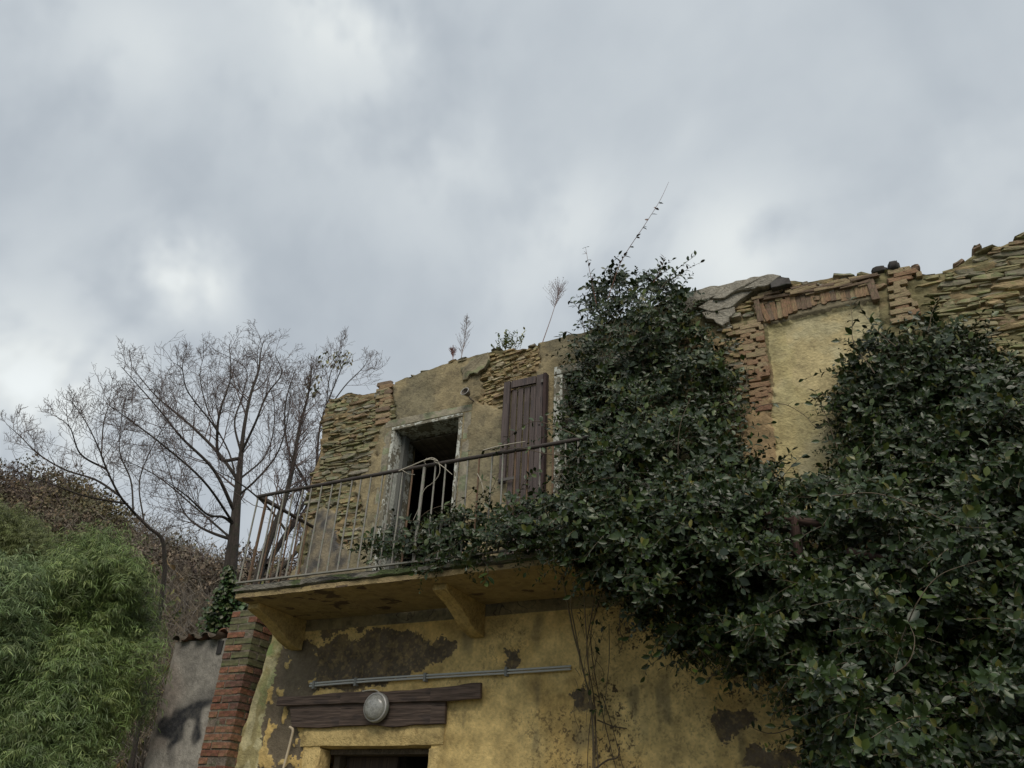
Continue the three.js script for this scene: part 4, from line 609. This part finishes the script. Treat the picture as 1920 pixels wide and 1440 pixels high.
{
  const p0 = LV(952, 655, -.1), g = wallThing('leafy_tuft', 'yellow green leafy tuft growing on the wall head above the shutter', 'plant', p0.x, p0.y, p0.z), r = rng(84), gl = leafGeo(1, .6, .3, .2, 3), list = [], st = new GB();
  for (let k = 0; k < 34; k++) { const b = V((r() - .5) * .28, 0, (r() - .5) * .2), d = V((r() - .5) * .9 + b.x * 1.5, .7 + r() * .6, (r() - .3) * .8).normalize(), l = .08 + r() * .15; const pts = [b, b.clone().addScaledVector(d, l * .5), b.clone().addScaledVector(d, l).add(V(0, -.01, 0))]; st.tube(pts, .002, .001, 3); for (let q = 0; q < 9; q++) { const p = pts[0].clone().lerp(pts[2], .2 + .1 * q), dd = V(r() - .5, r() * .7, r() - .3).normalize(), s = .022 + r() * .022; list.push({ m: new THREE.Matrix4().compose(p, leafQuat(dd, V(r() - .5, 1, .4)), V(s, s, s)), c: r() < .3 ? [.30, .30, .07] : [.12 + r() * .06, .17 + r() * .06, .04] }); } }
  part('stem', st.geo(), std({ color: col(.15, .13, .06) }), g); instanced('foliage', gl, std({ roughness: .6 }), list, g);
}

// ================================================================== GROUND AND HILL
const hillH = (x, z) => { const d = Math.hypot(x, z), az = Math.atan2(x, -z) * 57.3, f = sm(-2, 4, -z) * sm(40, 8, Math.abs(az + 18)); const rise = lerpTable([[14, 0], [22, 3.6], [34, 9.2], [46, 14], [70, 17], [120, 20], [400, 20]], d); return rise * f * (1 + .15 * sm(-18, -34, az)) + (fbm(x * .12, z * .12, 3) - .5) * 1.6 * sm(14, 22, d); };
{
  const gt = texOf(512, 512, (x, y) => { const a = fbm(x * 9, y * 9, 5), b = fbm(x * 60, y * 60, 3), k = .7 + (b - .5) * .9; return [k * mix(.13, .085, a), k * mix(.105, .095, a), k * mix(.065, .042, a)]; });
  const g = new THREE.PlaneGeometry(800, 800, 220, 220); g.rotateX(-Math.PI / 2); const p = g.attributes.position, uv = [];
  for (let i = 0; i < p.count; i++) { let x = p.getX(i), z = p.getZ(i); const s = Math.hypot(x, z) / 400, k = .12 + .88 * Math.min(1, s); x *= k; z *= k; p.setXYZ(i, x, hillH(x, z) - .01, z); uv.push(x / 4, z / 4); }
  g.setAttribute('uv', new THREE.Float32BufferAttribute(uv, 2)); g.computeVertexNormals();
  const m = part('ground', g, std({ map: gt }), scene); tag(m, 'bare earthy ground rising to a leaf covered hillside behind the house', 'ground', null, 'structure');
}
// ================================================================== BARE TREES
const barkMat = std({ color: col(.075, .06, .05), map: rep(mottleTex, 3, 1.5), bumpMap: rep(grainTex, 4, 2), bumpScale: .01 }), twigMat = std({ color: col(.14, .105, .095) });
function bareTree(name, label, base, limbs, seed, o) {
  const g = thing(name, label, 'tree', base), r = rng(seed), tw = new GB(); let limbN = 0;
  const rel = (p) => p.clone().sub(base);
  const grow = (p, d, len, rad, lvl) => {
    const n = 7, pts = [p.clone()], dir = d.clone(); let q = p.clone();
    for (let k = 0; k < n; k++) { dir.add(V((r() - .5) * .46, (r() - .5) * .36 + o.up, (r() - .5) * .46)).normalize(); q = q.clone().addScaledVector(dir, len / n); pts.push(q); }
    tw.tube(pts, rad, Math.max(.0022, rad * .3), lvl > 1 ? 3 : 4);
    if (lvl < o.depth) { const m = Math.round(o.kids[lvl] * (.7 + r() * .6)); for (let k = 0; k < m; k++) { const t = .2 + .8 * (k + r()) / m, i = Math.min(n - 1, Math.floor(t * n)), b = pts[i].clone().lerp(pts[i + 1], t * n - i), tg = pts[i + 1].clone().sub(pts[i]).normalize(), s = V(r() - .5, r() - .5, r() - .5).cross(tg).normalize(); grow(b, tg.clone().multiplyScalar(.6).addScaledVector(s, .9).add(V(0, .1, 0)).normalize(), len * (.34 + r() * .3) * (1.15 - t * .5), Math.max(.0024, mix(rad, rad * .3, t) * .55), lvl + 1); } }
  };
  for (const lb of limbs) {
    const pts = curve(lb.p, 24).map(rel), main = lb.trunk; part(main ? 'trunk' : 'limb', new GB().tube(pts, lb.r[0] * (main ? .92 : .68), lb.r[1] * .8, main ? 9 : 6).geo(), barkMat, g); if (lb.k === 0) continue;
    const len = pts.reduce((s, p, i) => i ? s + p.distanceTo(pts[i - 1]) : 0, 0), m = lb.k ?? Math.round(len * 5.6);
    for (let k = 0; k < m; k++) { const t = (lb.from ?? .25) + (1 - (lb.from ?? .25)) * (k + r()) / m, i = Math.min(23, Math.floor(t * 24)), b = pts[i].clone().lerp(pts[i + 1], t * 24 - i), tg = pts[i + 1].clone().sub(pts[i]).normalize(), s = V(r() - .5, (r() - .5) * .7, r() - .5).cross(tg).normalize(); grow(b, tg.clone().multiplyScalar(.8).addScaledVector(s, .75).normalize(), o.len * (.6 + r() * .7) * (1.25 - t * .85), Math.max(.004, mix(lb.r[0], lb.r[1], t) * .3), 1); }
  }
  part('twigs', tw.geo(), twigMat, g, 'stuff'); return g;
}
const A = (px, py, d) => at(px, py, d);
const T1 = 12.5;
const mainTree = bareTree('bare_tree', 'tall leafless tree with dark forked trunk left of the balcony', V(A(420, 1200, T1).x, 0, A(420, 1200, T1).z), [
  { trunk: 1, p: [V(A(424, 1300, T1).x, .2, A(424, 1300, T1).z), A(424, 1150, T1), A(430, 1080, T1), A(438, 1010, T1), A(445, 930, T1), A(452, 850, T1)], r: [.165, .05], k: 3, from: .7 },
  { p: [A(452, 850, T1), A(458, 800, T1), A(470, 740, T1 + .2), A(486, 690, T1 + .3), A(488, 665, T1 + .4), A(494, 640, T1 + .4)], r: [.06, .008] }, { p: [A(448, 860, T1), A(412, 860, T1 - .3), A(408, 800, T1 - .5), A(416, 760, T1 - .6), A(432, 710, T1 - .6), A(430, 645, T1 - .7)], r: [.045, .006] },
  { p: [A(446, 900, T1), A(410, 850, T1 + .4), A(360, 800, T1 + .6), A(330, 775, T1 + .8), A(290, 740, T1 + .9), A(245, 685, T1 + 1)], r: [.045, .006] }, { p: [A(440, 960, T1), A(400, 880, T1 - .4), A(340, 820, T1 - .6), A(300, 770, T1 - .8), A(228, 688, T1 - 1)], r: [.045, .006] },
  { p: [A(412, 815, T1 - .5), A(395, 790, T1 - .6), A(350, 730, T1 - .8), A(340, 690, T1 - .9), A(325, 680, T1 - 1)], r: [.022, .005] }, { p: [A(440, 985, T1), A(420, 970, T1 - .2), A(390, 965, T1 - .5), A(350, 930, T1 - .8), A(310, 900, T1 - 1)], r: [.04, .006] },
  { p: [A(436, 1012, T1), A(400, 1000, T1 + .2), A(370, 985, T1 + .4), A(345, 960, T1 + .6), A(300, 830, T1 + .8)], r: [.04, .006] }, { p: [A(452, 850, T1), A(480, 790, T1 - .3), A(500, 740, T1 - .4), A(528, 700, T1 - .5), A(515, 665, T1 - .5)], r: [.035, .006] }, { p: [A(446, 930, T1), A(480, 900, T1 - .2), A(520, 850, T1 - .4), A(540, 780, T1 - .5), A(545, 720, T1 - .5)], r: [.03, .005] },
  { p: [A(440, 985, T1), A(380, 900, T1 - .8), A(300, 830, T1 - 1.1), A(240, 785, T1 - 1.3), A(205, 760, T1 - 1.4)], r: [.03, .005] }, { p: [A(436, 1012, T1), A(370, 955, T1 + .8), A(290, 890, T1 + 1.2), A(215, 855, T1 + 1.4)], r: [.028, .005] }, { p: [A(446, 930, T1), A(430, 850, T1 + .9), A(388, 765, T1 + 1.2), A(375, 700, T1 + 1.3), A(382, 668, T1 + 1.3)], r: [.026, .005] }, { p: [A(448, 900, T1), A(500, 850, T1 + .5), A(515, 770, T1 + .8), A(500, 700, T1 + .9)], r: [.026, .005] },
  { p: [A(452, 850, T1), A(440, 790, T1 + .4), A(455, 740, T1 + .6), A(460, 690, T1 + .8), A(400, 655, T1 + .9)], r: [.03, .005] }], 91, { len: .85, kids: [0, 8, 4, 0], depth: 3, up: .05 });
const T2 = 13.5;
bareTree('bare_tree', 'leaning leafless tree with long arching limbs above the bamboo', V(A(312, 1200, T2).x, 0, A(312, 1200, T2).z), [
  { trunk: 1, p: [V(A(305, 1300, T2).x, .2, A(305, 1300, T2).z), A(306, 1100, T2), A(308, 1040, T2), A(302, 1008, T2), A(280, 990, T2), A(255, 965, T2)], r: [.044, .028], k: 0 },
  { p: [A(255, 965, T2), A(225, 930, T2 - .3), A(200, 880, T2 - .5), A(185, 840, T2 - .6), A(160, 790, T2 - .7), A(134, 752, T2 - .8)], r: [.03, .005] }, { p: [A(250, 962, T2), A(245, 900, T2 + .2), A(225, 850, T2 + .3), A(226, 800, T2 + .4), A(235, 740, T2 + .4)], r: [.026, .005] },
  { p: [A(225, 930, T2), A(180, 900, T2 + .3), A(120, 880, T2 + .6), A(70, 850, T2 + .8), A(40, 820, T2 + 1), A(12, 795, T2 + 1)], r: [.03, .005] }, { p: [A(200, 880, T2), A(150, 850, T2 - .4), A(130, 800, T2 - .6), A(105, 780, T2 - .6)], r: [.026, .005] }, { p: [A(270, 980, T2), A(262, 900, T2 + .4), A(290, 830, T2 + .6), A(320, 780, T2 + .6)], r: [.022, .005] }, { p: [A(190, 855, T2), A(195, 790, T2), A(205, 760, T2), A(215, 742, T2)], r: [.02, .004] }, { p: [A(240, 945, T2), A(160, 930, T2), A(90, 905, T2), A(20, 880, T2)], r: [.028, .005] }],
  92, { len: .8, kids: [0, 7, 5, 0], depth: 3, up: .09 });
const T3 = 11.6;
const t3 = bareTree('bare_tree', 'leafless tree with several slanting stems rising behind the house corner', V(A(480, 1180, T3).x, 0, A(480, 1180, T3).z), [
  { trunk: 1, p: [V(A(480, 1300, T3).x, .2, A(480, 1300, T3).z), A(482, 1090, T3), A(510, 1000, T3), A(530, 950, T3), A(548, 880, T3), A(562, 800, T3), A(578, 740, T3), A(585, 690, T3)], r: [.075, .01], from: .4 },
  { p: [A(482, 1090, T3), A(530, 1010, T3 + .3), A(560, 960, T3 + .4), A(590, 900, T3 + 1.2), A(600, 800, T3 + 1.5), A(620, 740, T3 + 1.6), A(645, 680, T3 + 1.6)], r: [.06, .01] }, { p: [A(500, 1060, T3), A(540, 1000, T3 + .5), A(580, 930, T3 + .8), A(540, 840, T3 + .9), A(535, 760, T3 + .9), A(555, 690, T3 + 1)], r: [.05, .008] },
  { p: [A(620, 760, T3 + 1.5), A(650, 720, T3 + 1.5), A(680, 690, T3 + 1.5), A(692, 672, T3 + 1.5)], r: [.02, .005] }, { p: [A(610, 780, T3 + 1.5), A(620, 700, T3 + 1.4), A(640, 660, T3 + 1.4)], r: [.02, .005] }, { p: [A(540, 1000, T3), A(510, 960, T3), A(480, 930, T3 - .2), A(440, 900, T3 - .3), A(400, 880, T3 - .3)], r: [.03, .006] }, { p: [A(490, 930, T3), A(540, 960, T3), A(590, 1000, T3 + .1)], r: [.025, .008] }, { p: [A(505, 1090, T3), A(560, 1030, T3), A(620, 940, T3 + 1)], r: [.05, .02] }],
  93, { len: .75, kids: [0, 7, 4, 0], depth: 3, up: .1 });
{ // the last pale leaves on that tree, the ivy on the main trunk
  const r = rng(94), gl = leafGeo(1, .55, .3, .3, 3), l = []; for (let k = 0; k < 150; k++) { const c = k < 90 ? A(630 + (r() - .5) * 60, 672 + (r() - .5) * 30, T3 + 1.5 + (r() - .5) * .5) : A(588 + (r() - .5) * 24, 720 + (r() - .5) * 40, T3 + .2), s = .05 + r() * .05; l.push({ m: new THREE.Matrix4().compose(c.sub(t3.position), leafQuat(V(r() - .5, -.6 * r(), r() - .5), V(r() - .5, 1, r() - .5)), V(s, s, s)), c: r() < .5 ? [.34, .30, .16] : [.20, .22, .09] }); }
  instanced('leaves', gl, std({ roughness: .7 }), l, t3);
  const p0 = A(424, 1200, T1), ivy = thing('ivy', 'dark ivy wrapped round the foot of the forked bare tree', 'ivy', V(p0.x, 0, p0.z)), li = []; for (let k = 0; k < 5200; k++) { const t = Math.pow(r(), .7), py = mix(1060, 1330, t), wd = mix(8, 62, sm(0, .45, t)), c = A(430 + (r() + r() - 1) * wd + (t > .3 ? (r() - .4) * 20 : 0), py, T1 - .12 + (r() - .5) * .6 * (.3 + t)), s = .045 + r() * .05; li.push({ m: new THREE.Matrix4().compose(c.sub(ivy.position), leafQuat(V(r() - .5, -.7 * r(), r() - .5), V(r() - .5, .6, r() * .8)), V(s, s, s)), c: [.03 + r() * .03, .055 + r() * .04, .022] }); }
  instanced('foliage', leafGeo(1, .9, .3, .2, 3), std({ roughness: .45 }), li, ivy); part('stem', new GB().tube([V(0, 0, .1), V(.05, 1.5, .15), V(0, 3, .12)], .03, .01, 6).geo(), barkMat, ivy);
}
// ================================================================== BAMBOO
const sprayGeo = (seed, n, leafL, wid) => { const r = rng(seed), gs = [], tw = [V(0, 0, 0), V(.0, .06, .01), V(.01, .12, 0), V(.015, .17, -.03)], C = new THREE.CatmullRomCurve3(tw); for (let k = 0; k < n; k++) { const t = k / (n - 1), p = C.getPoint(.1 + .9 * t), tg = C.getTangent(.1 + .9 * t), sd = k % 2 ? 1 : -1, d = tg.clone().multiplyScalar(.9).add(V(sd * (.75 - t * .4) + (r() - .5) * .4, -.15 - r() * .5, (r() - .5) * .7)).normalize(), s = leafL * (.65 + r() * .6), g = leafGeo(1, wid, .4, .25 + r() * .5, 3); g.applyMatrix4(new THREE.Matrix4().compose(p, leafQuat(d, V((r() - .5), .6, .7)), V(s, s, s))); gs.push(g); } gs.push(new GB().tube(tw, .0014, .0008, 3).geo()); return mergeGeometries(gs); };
const bambooSprays = [1, 2, 3, 4].map((s) => sprayGeo(s, 11, .056, .115)), bambooMat = new THREE.MeshStandardMaterial({ roughness: .5, side: THREE.DoubleSide }), culmMat = std({ color: col(.22, .26, .07), roughness: .5 });
function bamboo(label, plumes, ground, seed, tint, dist) {           // plumes: arching culm tips [px, py, distance, radius, lean]
  const base = V(A(...ground).x, 0, A(...ground).z), g = thing('bamboo', label, 'bamboo', base, null), r = rng(seed), lists = bambooSprays.map(() => []);
  for (const [px, py, d, rad, lean] of plumes) {
    const tip = A(px, py, d), foot = V(mix(base.x, tip.x, .6) + (r() - .5) * .5, hillH(base.x, base.z), mix(base.z, tip.z, .6) + (r() - .5) * .5), topY = tip.y;
    const mid = foot.clone().lerp(tip, .55).add(V((foot.x - tip.x) * .3, .5, (foot.z - tip.z) * .3)), end = tip.clone().add(V(lean * .45, -.35, .25)), pts = curve([foot, mid, tip.clone().add(V(-lean * .12, -.05, 0)), end], 22);
    part('culm', new GB().tube(pts.map((p) => p.clone().sub(base)), .017, .003, 5).geo(), culmMat, g);
    const n = Math.round(800 * Math.pow(rad / .4, 1.15));
    for (let k = 0; k < n; k++) { const t = .3 + .7 * Math.pow(r(), .8), i = Math.min(21, Math.floor(t * 22)), q = pts[i].clone().lerp(pts[i + 1], t * 22 - i), rr = rad * (1.25 - t * .55) * Math.sqrt(r()), a = r() * 6.28, off = V(Math.cos(a) * rr, (r() - .55) * rad * .9, Math.sin(a) * rr), p = q.add(off), s = .75 + r() * .6, dd = off.clone().normalize().add(V(lean * .4 + (r() - .5) * .9, -.5 + r() * 1.1, .1 + (r() - .5) * .8)).normalize(), v = tint[r() < .28 ? 1 : 0], kk = .5 + r() * .8; lists[Math.floor(r() * 4)].push({ m: new THREE.Matrix4().compose(p.sub(base), leafQuat(dd, V(r() - .5, 1, .4)), V(s, s, s)), c: v.map((e) => e * kk) }); }
  }
  lists.forEach((l, i) => instanced('foliage', bambooSprays[i], bambooMat, l, g)); return g;
}
{
  const r = rng(111), pl = (n, f) => Array.from({ length: n }, (_, k) => f(k / n, r));
  const bright = [[.115, .175, .042], [.19, .245, .07]], darkG = [[.105, .165, .045], [.175, .23, .075]], pale = [[.11, .17, .055], [.18, .235, .085]];
  const spot = (x0, x1, y0, y1, d0, d1, r0, r1) => [mix(x0, x1, r()), mix(y0, y1, r()), mix(d0, d1, r()), mix(r0, r1, r()), r() - .5];
  const tips = [[88, 1080], [112, 1058], [140, 1038], [165, 1020], [190, 1010], [215, 1000], [240, 998], [262, 1006], [280, 1030], [290, 1062], [298, 1100], [300, 1145], [296, 1190], [284, 1235]];
  bamboo('bright green bamboo clump with feathery tops left of the yard wall', [...tips.map(([x, y]) => [x - 26 - 14 * sm(200, 300, x) + (r() - .5) * 8, y + 20 + (r() - .5) * 44, 9.9 + (r() - .5) * 1.2, .12 + r() * .08, (x - 190) / 170]), ...pl(9, () => spot(175, 240, 1050, 1200, 9.5, 10.1, .15, .25)), ...pl(3, () => spot(95, 150, 1070, 1100, 10.2, 10.8, .15, .22)), ...pl(9, () => spot(95, 222, 1195, 1300, 8.9, 9.5, .15, .27))], [170, 1440, 9.6], 112, bright);
  bamboo('pale green bamboo clump at the left edge of the view', [...pl(13, () => spot(-40, 38, 1030, 1190, 8.7, 9.6, .14, .28))], [0, 1440, 9.2], 113, pale);
  bamboo('dark green bamboo in the bottom left corner before the bright clump', [...pl(8, () => spot(-40, 130, 1240, 1330, 8.6, 9.3, .16, .3)), ...pl(18, () => spot(-40, 185, 1340, 1500, 8.5, 9.3, .18, .32))], [60, 1440, 8.2], 114, darkG);
  bamboo('yellow green bamboo farther back below the wooded hill', [...pl(22, (t) => [-20 + 100 * t, 950 + 62 * t * t + r() * 40, 15 + r() * 1.5, .34, r() - .5])], [30, 1300, 15.5], 115, [[.125, .155, .042], [.17, .195, .06]]);
}
// ================================================================== WOODED HILLSIDE
{
  const r = rng(121), clump = (() => { const q = rng(5), gs = []; for (let k = 0; k < 22; k++) { const g = leafGeo(1, .6, .3, .2, 2), s = .085 + q() * .07; g.applyMatrix4(new THREE.Matrix4().compose(V((q() - .5) * .55, (q() - .5) * .45, (q() - .5) * .55), leafQuat(V(q() - .5, q() - .6, q() - .5), V(q() - .5, 1, q() - .5)), V(s, s, s))); gs.push(g); } return mergeGeometries(gs); })();
  const lm = std({ roughness: .8 });
  function hillTree(name, label, px, py, d, rad, cols, n, seed, group) {   // top of the crown at the given pixel
    const q = rng(seed), tip = A(px, py, d), gy = hillH(tip.x, tip.z), g = thing(name, label, 'tree', V(tip.x, gy, tip.z), group), H = tip.y - gy, list = [], lobes = [], tr = new GB();
    for (let k = 0; k < 9; k++) { const a = q() * 6.28, e = q() * .8; lobes.push([V(Math.cos(a) * rad * .6 * q(), H - rad * .55 - e * rad * .75, Math.sin(a) * rad * .6 * q()), rad * (.38 + q() * .2)]); } lobes.push([V(0, H - rad * .45, 0), rad * .45]);
    tr.tube([V(0, -.3, 0), V(.1, H * .3, 0), V(0, H * .6, .1)], .16, .1, 7); const limbs = new GB();
    for (const [c, rr] of lobes) { limbs.tube([V(.05, H * .45, 0), V(.05, H * .5, 0).lerp(c, .5).add(V(0, -.2, 0)), c], .07, .02, 4); for (let k = 0; k < 8; k++) { const e = c.clone().add(V(q() - .5, q() - .3, q() - .5).multiplyScalar(rr * 2.1)); limbs.tube([c, c.clone().lerp(e, .5).add(V(0, .06, 0)), e], .02, .005, 3); } }
    for (let k = 0; k < n; k++) { const [c, rr] = lobes[Math.floor(q() * lobes.length)], v = V(q() - .5, q() - .5, q() - .5).normalize().multiplyScalar(rr * Math.pow(q(), .4)).add(c), s = .7 + q() * .7, cc = cols[Math.floor(q() * cols.length)], kk = .7 + q() * .6; list.push({ m: new THREE.Matrix4().compose(v, new THREE.Quaternion().setFromEuler(new THREE.Euler(q() * 6, q() * 6, q() * 6)), V(s, s, s)), c: cc.map((e) => e * kk) }); }
    part('trunk', tr.geo(), barkMat, g); part('limbs', limbs.geo(), twigMat, g); if (n) instanced('crown', clump, lm, list, g); return g;
  }
  const brown = [[.14, .105, .07], [.12, .095, .065], [.16, .115, .065], [.115, .11, .06]], olive = [[.16, .14, .065], [.13, .12, .065], [.2, .155, .08]];
  hillTree('oak_tree', 'rust brown oak on the hill crest at the left edge', 0, 862, 38, 3.0, brown, 520, 1);
  hillTree('oak_tree', 'broad rust brown oak on the crest, second from the left edge', 70, 866, 37, 2.9, brown, 620, 2); hillTree('oak_tree', 'dark brown oak in the middle of the crest', 128, 884, 36, 2.6, [...brown, ...olive], 560, 3);
  hillTree('oak_tree', 'dull olive oak at the steep right end of the crest', 190, 893, 35, 2.6, olive, 520, 4); hillTree('oak_tree', 'brown oak lower on the slope above the bamboo', 150, 935, 33, 2.4, brown, 460, 5); hillTree('oak_tree', 'small reddish oak low behind the yellow green bamboo', 95, 955, 31, 2.2, brown, 420, 6);
  const low = [['thin grey brown hill tree just right of the gap in the crest', 250, 985], ['sparse hill tree left of the arching bare limbs', 300, 998], ['sparse dark hill tree seen behind the forked trunk', 350, 1012], ['sparse reddish hill tree seen left of the forked trunk', 395, 1015], ['sparse hill tree seen through the leftmost railing bars', 470, 1022], ['sparse hill tree seen through the railing near the house corner', 540, 1035]];
  low.forEach(([lb, px, py], i) => hillTree('hill_tree', lb, px, py, 30 + (i % 3) * 2, 1.9, [[.17, .14, .11], [.15, .13, .09], [.19, .145, .10]], 110, 20 + i));
  const twigBush = [1, 2, 3].map((s) => { const q = rng(s + 70), g = new GB(); for (let k = 0; k < 16; k++) { const a = q() * 6.28, d = V(Math.cos(a) * .5, .6 + q() * .7, Math.sin(a) * .5), pts = [V(0, 0, 0)]; let p = V(0, 0, 0); for (let i = 0; i < 5; i++) { d.add(V(q() - .5, q() * .2 - .05, q() - .5).multiplyScalar(.5)); p = p.clone().addScaledVector(d, .2); pts.push(p); if (i > 1) g.tube([p, p.clone().add(V(q() - .5, q() * .6, q() - .5).multiplyScalar(.5))], .006, .003, 3); } g.tube(pts, .012, .004, 3); } return g.geo(); });
  const bushes = twigBush.map(() => []), litter = [];
  for (let k = 0; k < 2600; k++) { const az = mix(-40, -6, r()) / 57.3, d = mix(14, 42, Math.pow(r(), .8)), x = Math.sin(az) * d, z = -Math.cos(az) * d, y = hillH(x, z), s = .8 + r() * 1.2, c = r() < .5 ? [.16, .14, .115] : [.18, .145, .10]; bushes[k % 3].push({ m: new THREE.Matrix4().compose(V(x, y - .1, z), new THREE.Quaternion().setFromEuler(new THREE.Euler(0, r() * 6, 0)), V(s, s, s)), c }); const lc = r(); if (r() < .85) { const e = s * (.6 + r() * .8); litter.push({ m: new THREE.Matrix4().compose(V(x + r() - .5, y + r() * 1.1 * s, z + r() - .5), new THREE.Quaternion().setFromEuler(new THREE.Euler(r() * 6, r() * 6, r() * 6)), V(e, e, e)), c: lc < .25 ? [.21, .21, .06] : lc < .55 ? [.085, .11, .04] : lc < .7 ? [.24, .16, .07] : [.145, .115, .08] }); } }
  const und = new THREE.Group(); und.name = 'undergrowth'; tag(und, 'brown twiggy scrub and dead leaves covering the hillside', 'undergrowth', null, 'stuff'); scene.add(und);
  bushes.forEach((l, i) => instanced('twigs', twigBush[i], std({}), l, und)); instanced('leaves', clump, lm, litter, und);
}

renderer.render(scene, camera);
